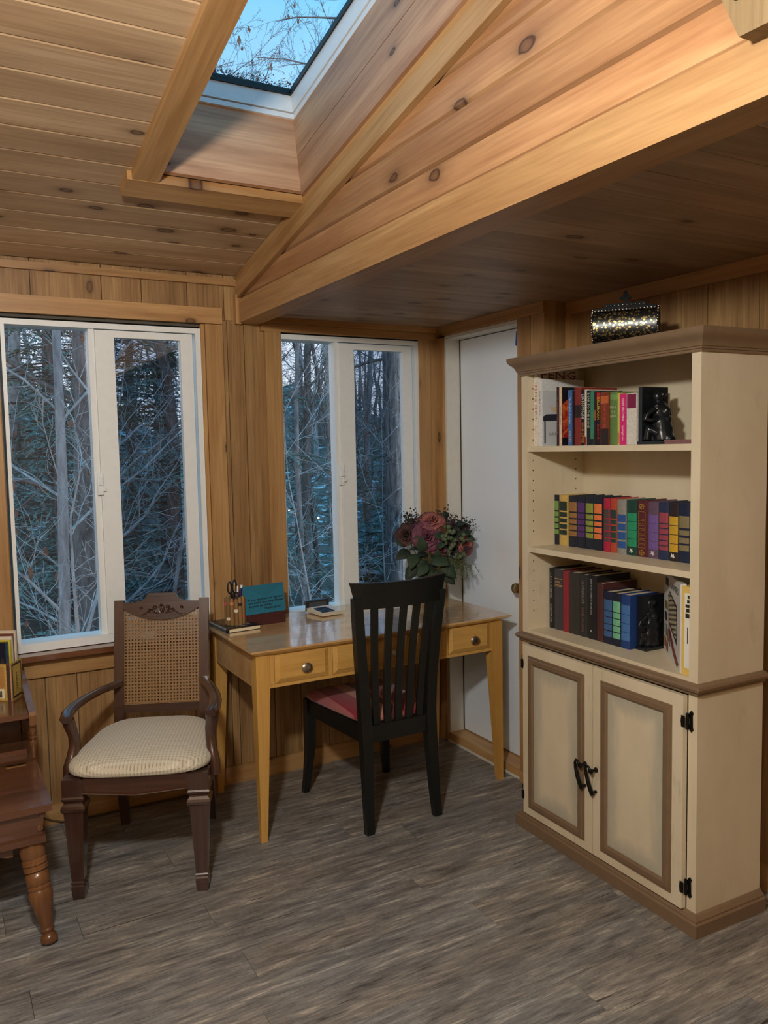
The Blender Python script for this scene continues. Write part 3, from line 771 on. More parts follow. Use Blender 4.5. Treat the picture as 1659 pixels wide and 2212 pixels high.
def fire_mat():
    m, nt, bs = new_mat('cover_fire'); c, _ = coords(nt, (26, 26, 26), False)
    n = N(nt, 'ShaderNodeTexNoise', i_Scale=1.0, i_Detail=3.0, i_Distortion=1.0); nt.links.new(c, n.inputs['Vector'])
    nt.links.new(ramp(nt, n.outputs['Fac'], [(0.3, srgb(40, 40, 80)), (0.45, srgb(150, 30, 24)), (0.6, srgb(220, 110, 50)), (0.7, srgb(230, 190, 150))]), bs.inputs['Base Color']); bs.inputs['Roughness'].default_value = .4
    return m
on_cover(t, 'cover_picture', [(.004, .03), (.10, .02), (.15, .09), (.12, .17), (.05, .185), (.004, .15)], fire_mat(), .0006)
book(Y(-1.2366), Y(-1.2582), SPT, .197, .150, xt, (62, 104, 168), 'blue paperback with white lettering and a yellow author name', True, [], [('The English Cottage', .125, .011, (220, 226, 236), 'down', .095), ('KELLEY', .032, .014, (226, 196, 70), 'down', .04)], G1)
book(Y(-1.2586), Y(-1.2652), SPT, .194, .150, xt, (40, 30, 34), 'very thin dark booklet between the blue and the red book', True, [], [], G1)
book(Y(-1.2656), Y(-1.3040), SPT, .203, .170, xt, (128, 42, 36), 'thick red hardcover with a black title square', False, [(.098, .142, (34, 24, 24))], [], G1)
book(Y(-1.3043), Y(-1.3224), SPT, .194, .152, xt, (22, 20, 22), 'black paperback lettered Rough Justice in white and orange', True, [], [('LISA SCOTTOLINE', .135, .015, (236, 236, 230), 'down', .085), ('ROUGH JUSTICE', .045, .015, (226, 150, 60), 'down', .07)], G1)
book(Y(-1.3228), Y(-1.3330), SPT, .193, .150, xt, (214, 206, 190), 'thin pale book between two black paperbacks', True, [(.002, .03, (140, 40, 34))], [], G1)
book(Y(-1.3334), Y(-1.3509), SPT, .189, .150, xt, (24, 24, 26), 'black paperback with small white lettering left of the green spine', True, [], [('DEAR TO THE BONE', .12, .014, (200, 200, 190), 'down', .12)], G1)
book(Y(-1.3513), Y(-1.3690), SPT, .185, .150, xt, (58, 128, 100), 'teal green paperback spine on the top shelf', True, [(.002, .022, (24, 26, 28))], [], G1)
book(Y(-1.3694), Y(-1.3812), SPT, .183, .150, xt, (36, 24, 24), 'dark brown paperback right of the teal spine', True, [(.085, .12, (150, 84, 44))], [], G1)
book(Y(-1.3816), Y(-1.3990), SPT, .182, .150, xt, (26, 20, 22), 'black paperback lettered in yellow and red', True, [(.155, .178, (170, 34, 36))], [('KELLERMAN', .125, .015, (236, 196, 50), 'down', .075), ('BURNOUT', .045, .013, (200, 40, 40), 'down', .05)], G1)
book(Y(-1.3994), Y(-1.4408), SPT, .178, .150, xt, (120, 54, 30), 'thick burnt orange and black paperback with red lettering', True, [(.001, .055, (40, 26, 24)), (.14, .165, (186, 96, 46))], [('THE DEPTH', .10, .018, (186, 80, 60), 'down', .08)], G1)
book(Y(-1.4412), Y(-1.4806), SPT, .176, .158, xt, (92, 126, 66), 'thick leaf green hardcover', False, [(.150, .168, (112, 148, 84))], [('BRIDGE', .125, .012, (190, 196, 150), 'across', .028), ('OF A', .110, .012, (190, 196, 150), 'across', .02), ('HARBOR', .095, .012, (190, 196, 150), 'across', .028)], G1)
book(Y(-1.4810), Y(-1.4910), SPT, .170, .150, xt, (204, 184, 96), 'thin yellow paperback between the green and the pink book', True, [(.004, .04, (196, 120, 80))], [], G1)
book(Y(-1.4914), Y(-1.5213), SPT, .167, .150, xt, (206, 40, 116), 'bright pink paperback with white lettering', True, [], [('DEBBIE MACOMBER', .115, .013, (250, 224, 232), 'down', .075), ('Spring Love', .038, .013, (250, 224, 232), 'down', .05)], G1)
t = book(Y(-1.5217), Y(-1.5660), SPT, .166, .150, xt, (206, 202, 192), 'paperback turned with its blank white edge outwards under a magenta top', True, [(.118, .163, (120, 26, 66))], [], G1)

# -- middle shelf: banded condensed volumes
G2 = 'banded volumes on the middle shelf'
xm = -0.145
def bandset(c, top=True, spec=((.134, .169), (.110, .128), (.088, .104), (.064, .082), (.041, .059))): return [(a, b, c) for a, b in spec]
four = ((.118, .146), (.088, .116), (.058, .086), (.030, .056))
five2 = ((.121, .152), (.100, .117), (.077, .096), (.052, .072), (.036, .048))
H = .193
book(Y(-1.0278), Y(-1.0646), SPM, H, .138, xm, NV, 'navy volume with green bands, leftmost on the middle shelf', False, bandset((112, 148, 78)), [], G2)
book(Y(-1.0650), Y(-1.1124), SPM, H, .138, xm, (194, 166, 92), 'gold volume with dark green bands on the middle shelf', False, bandset((26, 48, 44)), [], G2)
book(Y(-1.1200), Y(-1.1672), SPM, H, .138, xm, (22, 30, 48), 'navy volume with tan bands on the middle shelf', False, bandset((146, 108, 64)), [], G2)
book(Y(-1.1676), Y(-1.2098), SPM, H, .138, xm, (22, 30, 50), 'navy volume with purple bands', False, bandset((86, 46, 116)), [], G2)
book(Y(-1.2110), Y(-1.2551), SPM, H, .138, xm, (22, 32, 48), 'navy volume with lime green bands, left of the orange banded one', False, bandset((136, 150, 60)), [], G2)
book(Y(-1.2555), Y(-1.3004), SPM, H, .138, xm, (20, 30, 46), 'navy volume with orange bands', False, bandset((226, 122, 66)), [], G2)
book(Y(-1.3060), Y(-1.3400), SPM, H - .002, .138, xm, (168, 30, 62), 'crimson volume with grey title bands', False, [(a, b, (76, 66, 66)) for a, b in five2], [], G2)
book(Y(-1.3404), Y(-1.3728), SPM, H - .002, .138, xm, (176, 70, 44), 'rust red volume with dark green title bands', False, [(a, b, (30, 62, 54)) for a, b in five2], [], G2)
book(Y(-1.3732), Y(-1.4180), SPM, H - .003, .138, xm, (140, 138, 130), 'grey volume with blue title bands', False, [(a, b, (44, 84, 148)) for a, b in ((.112, .138), (.082, .106), (.050, .076), (.020, .044))], [], G2)
def bird(t, c, zc=.017):
    s = .009
    MB().prism([(-.5 * s, .9 * s), (0, .2 * s), (.6 * s, 1.0 * s), (.5 * s, .1 * s), (1.0 * s, -.6 * s), (.1 * s, -.3 * s), (-.2 * s, -1.0 * s), (-.6 * s, -.5 * s), (-1.0 * s, -.7 * s), (-.6 * s, .1 * s)], 'x', -.0011, -.0002, Matrix.Translation((0, 0, zc))).build('winged_emblem', ink(c), t)
t = book(Y(-1.4200), Y(-1.4690), SPM, H - .002, .138, xm, (20, 62, 52), 'dark green volume with emerald bands and a white emblem', False, [(a, b, (34, 142, 100)) for a, b in four], [], G2); bird(t, (214, 216, 206))
t = book(Y(-1.4700), Y(-1.5174), SPM, H - .002, .138, xm, (84, 30, 36), 'maroon volume with gold tooled frames down its spine', False, [], [], G2)
for z0, z1 in ((.128, .154), (.112, .124), (.095, .108), (.078, .091), (.062, .075), (.044, .058), (.030, .041)):
    r_ = MB(); w = .016
    r_.box(-.0012, -.0004, -w, w, z0, z0 + .0012).box(-.0012, -.0004, -w, w, z1 - .0012, z1).box(-.0012, -.0004, -w, -w + .0012, z0 + .0012, z1 - .0012).box(-.0012, -.0004, w - .0012, w, z0 + .0012, z1 - .0012)
    r_.build('gilt_frame', GILT, t)
for zc in (.171, .014):
    fl = MB()
    for q in range(8):
        a = q * PI / 4
        fl.ball((-.0012, math.cos(a) * .010, zc + math.sin(a) * .008), .0026, 5)
    fl.ball((-.0012, 0, zc), .004, 6)
    fl.build('gilt_ornament', GILT, t)
t = book(Y(-1.5178), Y(-1.5640), SPM, H - .003, .138, xm, (92, 72, 92), 'mauve grey volume with violet bands and a white emblem', False, [(a, b, (108, 84, 146)) for a, b in four], [], G2); bird(t, (200, 192, 204))
book(Y(-1.5644), Y(-1.6073), SPM, H - .003, .138, xm, (34, 46, 76), 'slate blue volume with rose bands', False, [(a, b, (150, 66, 78)) for a, b in ((.122, .156), (.106, .118), (.086, .102), (.066, .082), (.048, .062), (.032, .045))], [], G2)
t = book(Y(-1.6077), Y(-1.6480), SPM, H - .002, .138, xm, (38, 28, 30), 'black volume with mustard yellow bands and a white emblem', False, [(a, b, (196, 156, 44)) for a, b in four], [], G2); bird(t, (220, 220, 214))
book(Y(-1.6484), Y(-1.6935), SPM, H, .138, xm, (20, 34, 60), 'navy volume with khaki bands, rightmost on the middle shelf', False, [(a, b, (128, 118, 84)) for a, b in ((.112, .150), (.088, .104), (.062, .080), (.038, .056))], [], G2)

# -- bottom shelf
G3 = 'books on the lowest open shelf'
xb = -0.182
book(Y(-1.0508), Y(-1.0785), SPB, .233, .165, xb, (26, 26, 30), 'black hardcover with pale lettering, leftmost on the lowest open shelf', False, [], [('L. RON HUBBARD', .165, .013, (170, 180, 184), 'down', .10), ('AWAY FROM', .060, .013, (170, 180, 184), 'down', .07)], G3)
book(Y(-1.0790), Y(-1.1284), SPB, .233, .165, xb, (58, 58, 66), 'charcoal hardcover with two gilt lines near the top of its spine', False, [(.196, .198, (190, 150, 96)), (.172, .174, (190, 150, 96)), (.167, .169, (190, 150, 96))], [('EMPIRE', .184, .012, (196, 150, 100), 'across', .03)], G3)
book(Y(-1.1288), Y(-1.1617), SPB, .231, .160, xb, (140, 40, 50), 'red spined hardcover between charcoal and grey books', False, [], [], G3)
book(Y(-1.1621), Y(-1.2221), SPB, .232, .165, xb, (54, 52, 48), 'thick plain olive grey hardcover', False, [], [], G3)
book(Y(-1.2225), Y(-1.2640), SPB, .231, .165, xb, (44, 44, 44), 'dark grey hardcover lettered Contact with faint reddish letters', False, [], [('CONTACT', .165, .016, (150, 140, 132), 'down', .085), ('CARL SAGAN', .065, .016, (140, 92, 80), 'down', .09)], G3)
book(Y(-1.2644), Y(-1.3125), SPB, .234, .165, xb, (28, 28, 30), 'black hardcover with a line of white capitals down its spine', False, [], [('BURIED IN THE CORNERS OF TIME AND SPACE', .155, .011, (190, 190, 184), 'down', .13), ('A', .03, .014, (190, 190, 184), 'across', .012)], G3)
book(Y(-1.3129), Y(-1.3458), SPB, .211, .165, xb, (74, 40, 40), 'plain maroon hardcover on the lowest open shelf', False, [], [], G3)
sp3 = ((.120, .158), (.098, .117), (.073, .095), (.050, .070), (.026, .046))
book(Y(-1.3464), Y(-1.3910), SPB, .187, .138, xb, (22, 30, 54), 'navy volume with steel blue bands on the lowest open shelf', False, [(a, b, (60, 96, 140)) for a, b in sp3], [], G3)
book(Y(-1.3914), Y(-1.4312), SPB, .187, .138, xb, (20, 28, 46), 'navy volume with mint green bands', False, [(a, b, (112, 180, 140)) for a, b in sp3], [], G3)
book(Y(-1.4316), Y(-1.4751), SPB, .188, .138, xb, (26, 58, 116), 'royal blue volume with paler blue labels beside the black bookend', False, [(a, b, (66, 112, 168)) for a, b in ((.120, .152), (.089, .118), (.058, .087), (.028, .056))], [], G3)

# ------------------------------------------------------------------ bookends with a crouched robed figure
def remeshed(mb, name, mat, parent, vox, smooth_it=8):
    o = mb.build(name, mat, None)
    rm = o.modifiers.new('r', 'REMESH'); rm.mode = 'VOXEL'; rm.voxel_size = vox
    sm = o.modifiers.new('s', 'SMOOTH'); sm.iterations = smooth_it; sm.factor = 0.5
    dg = bpy.context.evaluated_depsgraph_get(); dg.update()
    me = bpy.data.meshes.new_from_object(o.evaluated_get(dg))
    old = o.data; o.modifiers.clear(); o.data = me; bpy.data.meshes.remove(old); me.name = name
    for p in me.polygons: p.use_smooth = True
    o.parent = parent
    return o
ebony = plain('ebony_resin', (0.008, 0.010, 0.012), 0.28, spec=0.5)
def bookend(x0, y0, z, label, ys, hgt):
    t = thing('bookend', label, 'bookend', BCM @ Vector((x0, y0, z + .0004)), BCA, 'black bookends')
    MB().box(0, .115, -.016, -.0005, .010, hgt).build('slab', ebony, t, .003)
    MB().box(-.004, .120, -.110 * ys, 0, 0, .0098).build('base', ebony, t, .003)
    f = MB()
    # robe, knees, back, shoulders, neck, bowed head: seen from the side, leaning against the slab
    f.tube([(.058, -.050, .008), (.058, -.046, .035), (.058, -.042, .065), (.058, -.038, .095), (.058, -.034, .122)], [.036, .036, .032, .026, .018], 14)
    f.tube([(.058, -.085, .008), (.058, -.074, .018), (.058, -.060, .030)], [.016, .018, .018], 10)
    for zz, rr in ((.050, .016), (.078, .015), (.106, .014)): f.ball((.062, -.062 - (.08 - zz) * .12, zz), rr, 9)
    f.tube([(.034, -.040, .116), (.058, -.036, .124), (.084, -.040, .116)], [.011, .018, .011], 10)
    f.tube([(.058, -.034, .122), (.056, -.030, .138)], [.011, .010], 8)
    f.ball((.052, -.030, .152), .0155, 10, None, 1.2)
    f.ball((.064, -.044, .158), .0105, 8)
    f.tube([(.030, -.042, .114), (.004, -.034, .094), (-.004, -.030, .080), (.014, -.044, .076), (.040, -.052, .082)], [.0095, .0085, .008, .0072, .0075], 8)
    f.tube([(.086, -.042, .114), (.100, -.036, .090), (.080, -.050, .080), (.056, -.056, .086)], [.0095, .0085, .0075, .007], 8)
    f.tube([(.034, -.050, .034), (.014, -.030, .050), (.010, -.028, .012)], [.018, .015, .013], 8)
    f.tube([(.082, -.050, .034), (.102, -.030, .050), (.104, -.028, .012)], [.018, .015, .013], 8)
    for v_ in f.bm.verts: v_.co.y = -.004 + (v_.co.y + .004) * ys
    remeshed(f, 'robed_figure', ebony, t, .0032, 2)
    return t
bookend(-.238, Y(-1.5665), SPT, 'black bookend with a crouched figure, right of the top shelf books', 1, .184)
bookend(-.150, Y(-1.4765), SPB, 'black bookend with a crouched figure, beside the royal blue volume', .42, .184)
t = thing('flat_box', 'flat dusky pink box lying at the right end of the top shelf', 'box', BCM @ Vector((-.215, Y(-1.7455), SPT + .0004)), BCA)
pk = plain('dusky_pink', srgb(120, 86, 84), 0.5, mottle=.1)
MB().box(-.035, .075, -.0585, .0585, 0, .007).build('box_base', pk, t, .001); MB().box(-.036, .076, -.0592, .0592, .0072, .013).build('box_lid', pk, t, .0015)

# games box standing askew, and the yellow game box by the right stile
gb0 = BCM @ Vector((-.263, Y(-1.7660), SPB + .0004)); gb1 = BCM @ Vector((-.072, Y(-1.5250), SPB))
dv = (gb1 - gb0); gl = dv.length; ga = math.atan2(dv.y, dv.x)
t = thing('game_box', 'white board game box standing askew with a chequered board on its front', 'game box', gb0, ga)
gw = plain('box_white', srgb(204, 204, 198), 0.45, mottle=.03)
MB().box(0, gl, -.018, 0, 0, .276).build('box_body', gw, t, .0015)          # local +y is the printed front
def gpic(name, pts, mat, off=0.0): MB().prism(pts, 'y', .0003 + off, .0009 + off).build(name, mat, t)
m, nt, bs = new_mat('chequer'); c, _ = coords(nt, (42, 42, 42), False)
ck = nt.nodes.new('ShaderNodeTexChecker'); ck.inputs['Scale'].default_value = 2.2; ck.inputs[1].default_value = srgb(196, 186, 150); ck.inputs[2].default_value = srgb(34, 28, 30)
rotn = nt.nodes.new('ShaderNodeVectorRotate'); rotn.rotation_type = 'Y_AXIS'; rotn.inputs['Angle'].default_value = 0.6; nt.links.new(c, rotn.inputs['Vector']); nt.links.new(rotn.outputs[0], ck.inputs[0]); nt.links.new(ck.outputs[0], bs.inputs[0]); bs.inputs['Roughness'].default_value = .4
dkb = ink((46, 30, 32)); mar = ink((112, 40, 36))
gpic('board_edge', [(.055, .072), (.055, .196), (.19, .222), (.215, .205), (.205, .115)], dkb)
gpic('board_squares', [(.062, .086), (.062, .188), (.186, .216), (.206, .200), (.197, .122)], m, .0007)
gpic('board_front', [(.020, .020), (.10, .052), (.205, .112), (.205, .088), (.12, .030), (.05, .006)], mar)
for (u0, u1, z0, z1, c) in ((.225, .285, .150, .178, (120, 112, 80)), (.232, .285, .110, .140, (60, 52, 50)), (.232, .258, .060, .100, (110, 120, 112)), (.262, .287, .064, .104, (140, 146, 140)), (.170, .196, .040, .080, (96, 102, 104)), (.200, .228, .048, .090, (120, 108, 96)), (.252, .287, .020, .052, (150, 90, 54)), (.215, .245, .012, .044, (120, 60, 40)), (.215, .27, .232, .258, (70, 50, 52))):
    gpic('cover_photo', [(u0, z0), (u1, z0), (u1, z1), (u0, z1)], ink(c))
letters('GAMES', .030, (.105, .0012, .244), (-1, 0, 0), (0, 0, 1), ink((66, 70, 66)), t, .15)
t = thing('game_box', 'yellow edged box with a white label beside the right stile', 'game box', BCM @ Vector((-.262, Y(-1.7905), SPB + .0004)), BCA)
ye = plain('box_yellow', srgb(214, 184, 100), 0.5, mottle=.04)
MB().box(0, .20, -.019, .019, 0, .272).build('box_body', ye, t, .0015)
MB().box(-.0009, -.0003, -.0185, .008, .022, .252).build('label', plain('label_white', srgb(222, 220, 206), .5), t)
lt = plain('label_ink', srgb(40, 38, 36), .5)
for k, (z0, z1, y0, y1) in enumerate(((.236, .246, -.016, -.004), (.222, .232, -.016, -.002), (.208, .218, -.016, .004), (.194, .205, -.016, .002), (.176, .190, -.016, .004))):
    MB().box(-.0016, -.0010, y0, y1, z0, z1).build('bold_print', lt, t)
MB().box(-.0016, -.0010, -.006, -.003, .098, .148).build('small_print', lt, t)

# ------------------------------------------------------------------ casket on top of the bookcase
def casket():
    m, nt, bs = new_mat('painted_tin')
    c, src = coords(nt, (92, 92, 92), False)
    vo = N(nt, 'ShaderNodeTexVoronoi', i_Scale=1.0); nt.links.new(c, vo.inputs['Vector'])
    n = N(nt, 'ShaderNodeTexNoise', i_Scale=1.3, i_Detail=2.0); nt.links.new(c, n.inputs['Vector'])
    k = math_n(nt, 'MULTIPLY', math_n(nt, 'LESS_THAN', vo.outputs['Distance'], 0.42), math_n(nt, 'GREATER_THAN', n.outputs['Fac'], 0.44))
    nt.links.new(mixc(nt, srgb(74, 76, 74), srgb(206, 180, 120), k), bs.inputs['Base Color'])
    bs.inputs['Roughness'].default_value = 0.36; bs.inputs['Metallic'].default_value = 0.95
    stud = plain('silver_stud', srgb(200, 196, 186), 0.25, 1.0)
    blk = plain('casket_black', (0.006, 0.007, 0.008), 0.6, spec=0.12)
    base = Vector((-.205, -1.470, 1.8226))
    t = thing('casket', 'dark studded casket with gold leaf pattern on top of the bookcase', 'casket', base, R(38)); t.scale = (.89, .89, .89)
    prof = [(.050 * (1 if math.cos(a) > 0 else -1) * abs(math.cos(a)) ** .85, .070 + .058 * math.sin(a)) for a in [2 * PI * (i + .5) / 20 for i in range(20)]]
    MB().prism(prof, 'y', -.113, .113).build('body', m, t, smooth=50)
    for s in (-1, 1):
        a, b = (.1135, .119) if s > 0 else (-.119, -.1135)
        MB().prism([(x * 1.05, (z - .07) * 1.05 + .0725) for x, z in prof], 'y', a, b).build('end_plate', blk, t, .002)
    st_ = MB()
    for s in (-1, 1):
        for x, z in prof:
            if prof.index((x, z)) % 2: st_.ball((x * 1.04, s * .117, (z - .07) * 1.04 + .0725), .0042, 5)
        for k in range(len(prof)):
            x0, z0 = prof[k]; x1, z1 = prof[(k + 1) % len(prof)]
            st_.ball(((x0 + x1) / 2 * 1.04, s * .117, ((z0 + z1) / 2 - .07) * 1.04 + .0725), .0042, 5)
    for k in range(18): st_.ball((-.0345, -.106 + k * .01247, .1245), .0046, 5)
    for k in range(10): st_.ball((-.0245, -.066 + k * .01467, .1415), .0036, 5)
    q = st_.build('studs', stud, t, smooth=60)
    MB().box(-.034, .034, -.110, .110, .1215, .1335).build('lid_step', blk, t, .002)
    MB().box(-.024, .024, -.074, .074, .1338, .149).build('lid', blk, t, .004)
    fl = MB()
    fl.prism([(-.006, 0), (.006, 0), (.007, .012), (.020, .016), (.022, .024), (.014, .026), (.010, .030), (.006, .042), (0, .050), (-.006, .042), (-.010, .030), (-.014, .026), (-.022, .024), (-.020, .016), (-.007, .012)], 'x', -.005, .005)
    fl.build('fleur_finial', blk, t, .0015, loc=(0, 0, .1493))
    for s in (-1, 1): MB().box(-.036, .036, s * .095 - .008, s * .095 + .008, 0, .0118).build('foot', blk, t, .002)
casket()

# ------------------------------------------------------------------ desk
desk = thing('writing_desk', 'light maple writing desk with tapered legs and three front drawers', 'desk', (-0.64, -0.335, 0), 0.0)
def dx(x): return x + 0.64
def dy(y): return y + 0.335
DT = 0.750
tp = MB()                                                        # top with an undercut edge
a0, a1, b0, b1 = dx(-1.245), dx(-.034), dy(-.637), dy(-.030)
i_ = .022
tp.hexa([(a0 + i_, b0 + i_, .7285), (a1 - i_, b0 + i_, .7285), (a1 - i_, b1 - i_, .7285), (a0 + i_, b1 - i_, .7285), (a0, b0, .743), (a1, b0, .743), (a1, b1, .743), (a0, b1, .743)])
tp.box(a0, a1, b0, b1, .743, DT)
tp.build('desk_top', maple_top, desk, .0015)
def dleg(x0, x1, y0, y1, xi, yi):
    """square leg: outer faces plumb, inner faces tapering to the foot"""
    w = .026
    fx0, fx1 = (x0, x0 + w) if xi > 0 else (x1 - w, x1)
    fy0, fy1 = (y0, y0 + w) if yi > 0 else (y1 - w, y1)
    m = MB(); zt = .59
    m.hexa([(fx0, fy0, 0), (fx1, fy0, 0), (fx1, fy1, 0), (fx0, fy1, 0), (x0, y0, zt), (x1, y0, zt), (x1, y1, zt), (x0, y1, zt)])
    m.box(x0, x1, y0, y1, zt, .728)
    m.build('leg', maple_z, desk, .002)
lw = .054
LX0, LX1, LY0, LY1 = dx(-1.216), dx(-.064), dy(-.607), dy(-.050)
dleg(LX0, LX0 + lw, LY0, LY0 + lw, 1, 1); dleg(LX1 - lw, LX1, LY0, LY0 + lw, -1, 1)
dleg(LX0, LX0 + lw, LY1 - lw, LY1, 1, -1); dleg(LX1 - lw, LX1, LY1 - lw, LY1, -1, -1)
MB().box(LX0 + .004, LX0 + .022, LY0 + lw, LY1 - lw, .594, .728).build('side_apron', maple_top, desk, .001)
MB().box(LX1 - .022, LX1 - .004, LY0 + lw, LY1 - lw, .594, .728).build('side_apron', maple_top, desk, .001)
MB().box(LX0 + lw, LX1 - lw, LY1 - .022, LY1 - .004, .594, .728).build('back_apron', maple_x, desk, .001)
yf_ = LY0 + .004
MB().box(LX0 + lw, LX1 - lw, yf_, yf_ + .018, .594, .6065).build('drawer_rail', maple_x, desk, .001)
MB().box(LX0 + lw, LX1 - lw, yf_, yf_ + .018, .721, .728).build('drawer_rail', maple_x, desk)
for x0, x1 in ((-1.162, -1.142), (-.915, -.898), (-.362, -.350), (-.132, -.118)):
    MB().box(dx(x0), dx(x1), yf_, yf_ + .018, .607, .7205).build('drawer_divider', maple_z, desk)
for x0, x1, kx in ((-1.1405, -.9165, -1.018), (-.8965, -.3635, -.618), (-.3485, -.1335, -.227)):
    m = MB(); X0, X1 = dx(x0), dx(x1); yb_ = yf_ + .016; y_o = yf_ - .010
    m.hexa([(X0, yf_ - .001, .608), (X1, yf_ - .001, .608), (X1, yb_, .608), (X0, yb_, .608), (X0, yf_ - .001, .7195), (X1, yf_ - .001, .7195), (X1, yb_, .7195), (X0, yb_, .7195)])
    dr = m.build('drawer', maple_x, desk)
    c = .018
    m = MB()
    P = [(X0 + .001, yf_ - .0012, .609), (X1 - .001, yf_ - .0012, .609), (X1 - .001, yf_ - .0012, .7185), (X0 + .001, yf_ - .0012, .7185)]
    Q = [(X0 + c, y_o, .609 + c), (X1 - c, y_o, .609 + c), (X1 - c, y_o, .7185 - .006), (X0 + c, y_o, .7185 - .006)]
    m.hexa([P[0], P[1], P[2], P[3], Q[0], Q[1], Q[2], Q[3]])
    m.build('drawer_front', maple_x, dr, .001)
    kM = Matrix.Translation((dx(kx), y_o, .660)) @ Matrix.Rotation(PI / 2, 4, 'X')
    MB().lathe([(.006, 0), (.0055, .008), (.010, .011), (.0175, .014), (.0185, .018), (.015, .022), (.006, .024)], (0, 0, 0), 20, kM, 1.22, .98).build('knob', metal_nickel, dr, smooth=45)

# ------------------------------------------------------------------ things on the desk
z = DT + .0005
# spiral notebook
nb = thing('notebook', 'black spiral notebook with silver binding under the pencil cup', 'notebook', (-1.217, -.280, z), R(4))
dk = plain('notebook_black', srgb(16, 22, 22), 0.3)
MB().box(0, .150, 0, .205, 0, .0015).build('back_cover', dk, nb)
MB().box(.012, .148, .002, .203, .0018, .0150).build('pages', PAPER, nb, .0006)
MB().box(0, .150, 0, .205, .0153, .0172).build('front_cover', dk, nb)
MB().tube([(.004, .004, .0095), (.004, .201, .0095)], .0078, 10).build('spine_tube', dk, nb, smooth=40)
sv = MB()
for k in range(34): sv.tube([(.004 + .0088 * math.cos(a), .008 + k * .0057, .0095 + .0088 * math.sin(a)) for a in [i * PI / 5 - .6 for i in range(8)]], .0011, 4)
q = sv.build('spiral_wire', plain('silver_wire', srgb(190, 192, 196), .25, 1.0), nb); q['kind'] = 'stuff'
MB().box(.022, .140, .012, .193, .0173, .0176).build('cover_sheen', plain('notebook_teal', srgb(18, 36, 38), .2), nb)
for k in range(3): MB().tube([(.05 + .012 * i, .035 + k * .012 + .01 * math.sin(i * 1.3 + k), .0178) for i in range(7)], .0009, 4).build('scroll_mark', plain('scroll_grey', srgb(120, 124, 122), .5), nb)

# cup ringed with rolled cigar-brown tubes
zc = z + .0184
pc = thing('pencil_cup', 'pencil cup ringed with cigar brown tubes and paper bands', 'pencil cup', (-1.150, -.190, zc), R(10))
cig = wood('cigar_leaf', srgb(150, 118, 74), srgb(110, 82, 48), KN, 'Z', 'Y', .6, 0, .6, .3, .35, .6)
MB().lathe([(.031, 0), (.031, .004)], (0, 0, 0), 20).build('cup_floor', cig, pc)
bands_c = [srgb(200, 80, 60), srgb(226, 220, 206), srgb(206, 130, 100), srgb(220, 214, 200), srgb(40, 34, 30), srgb(196, 76, 56)]
for k in range(13):
    a = 2 * PI * k / 13
    cx_, cy_ = .0365 * math.cos(a), .0365 * math.sin(a)
    hh = .104 + .014 * rng.random()
    tb = MB().tube([(cx_, cy_, .0), (cx_, cy_, hh * .5), (cx_, cy_, hh - .006), (cx_, cy_, hh)], [.0088, .0088, .0088, .006], 10).build('cigar_tube', cig, pc, smooth=40)
    zb = (.082, .020, .086, .055, .080, .028)[k % 6]
    MB().tube([(cx_, cy_, zb), (cx_, cy_, zb + .012)], .0092, 10).build('paper_band', plain('band%d' % k, bands_c[k % 6], .5), tb, smooth=40)
MB().lathe([(.0282, .003), (.0282, .100), (.0262, .100), (.0262, .0045)], (0, 0, 0), 20).build('cup_liner', plain('liner', srgb(70, 56, 38), .6), pc)
def at_cup(x, y, zz=.0): 
    c, s = math.cos(R(10)), math.sin(R(10))
    return Vector((-1.150 + x * c - y * s, -.190 + x * s + y * c, zc + zz))
# scissors standing handles up
sc_ = thing('scissors', 'black handled scissors standing handles up in the pencil cup', 'scissors', at_cup(-.010, -.004, .0075), R(10))
def loop(cx_, cz_, rx, rz, n=18): return [(cx_ + rx * math.cos(2 * PI * i / n), 0, cz_ + rz * math.sin(2 * PI * i / n)) for i in range(n + 1)]
blk_p = plain('black_plastic', (0.008, 0.009, 0.012), .35)
MB().tube(loop(-.0145, .148, .0085, .024), .0034, 8).build('handle_loop', blk_p, sc_, smooth=60)
MB().tube(loop(.0085, .150, .0095, .027), .0036, 8).build('handle_loop', blk_p, sc_, smooth=60)
MB().tube([(-.010, 0, .126), (-.003, 0, .098), (.0, 0, .085)], [.005, .0055, .004], 8).tube([(.006, 0, .126), (.002, 0, .098), (.0, 0, .085)], [.005, .0055, .004], 8).build('shank', blk_p, sc_, smooth=60)
MB().prism([(-.006, .085), (.006, .085), (.001, 0), (-.001, 0)], 'y', -.0012, .0012).build('blades', metal_nickel, sc_)
def pen(name, label, cat, x, y, tilt, az, length, body, tip, tipcol, r=.0042, capl=.02):
    p = thing(name, label, cat, at_cup(x, y, .0085), 0)
    p.rotation_euler = (tilt * math.cos(az), tilt * math.sin(az), 0)
    MB().tube([(0, 0, 0), (0, 0, .010), (0, 0, length - capl)], [r * .4, r, r], 8).build('barrel', body, p, smooth=40)
    MB().tube([(0, 0, length - capl), (0, 0, length - .002), (0, 0, length)], [r * tip, r * tip, r * tip * .7], 8).build(tipcol[0], tipcol[1], p, smooth=40)
wht = plain('white_plastic', srgb(226, 224, 218), .4)
pen('pencil', 'yellow pencil with white eraser behind the scissors', 'pencil', .001, .012, .03, 1.5, .172, plain('pencil_yellow', srgb(206, 160, 80), .4), .9, ('eraser', wht), .0038, .018)
pen('pen', 'black pen with a white end, right of the scissors', 'pen', .006, -.006, .05, .6, .152, blk_p, .85, ('end_cap', wht), .0042, .026)
pen('marker', 'thick dark blue marker in the pencil cup', 'marker', .0165, -.008, .06, 1.2, .138, plain('marker_blue', srgb(34, 34, 110), .35), 1.05, ('cap', plain('marker_cap', srgb(30, 28, 90), .35)), .0062, .045)
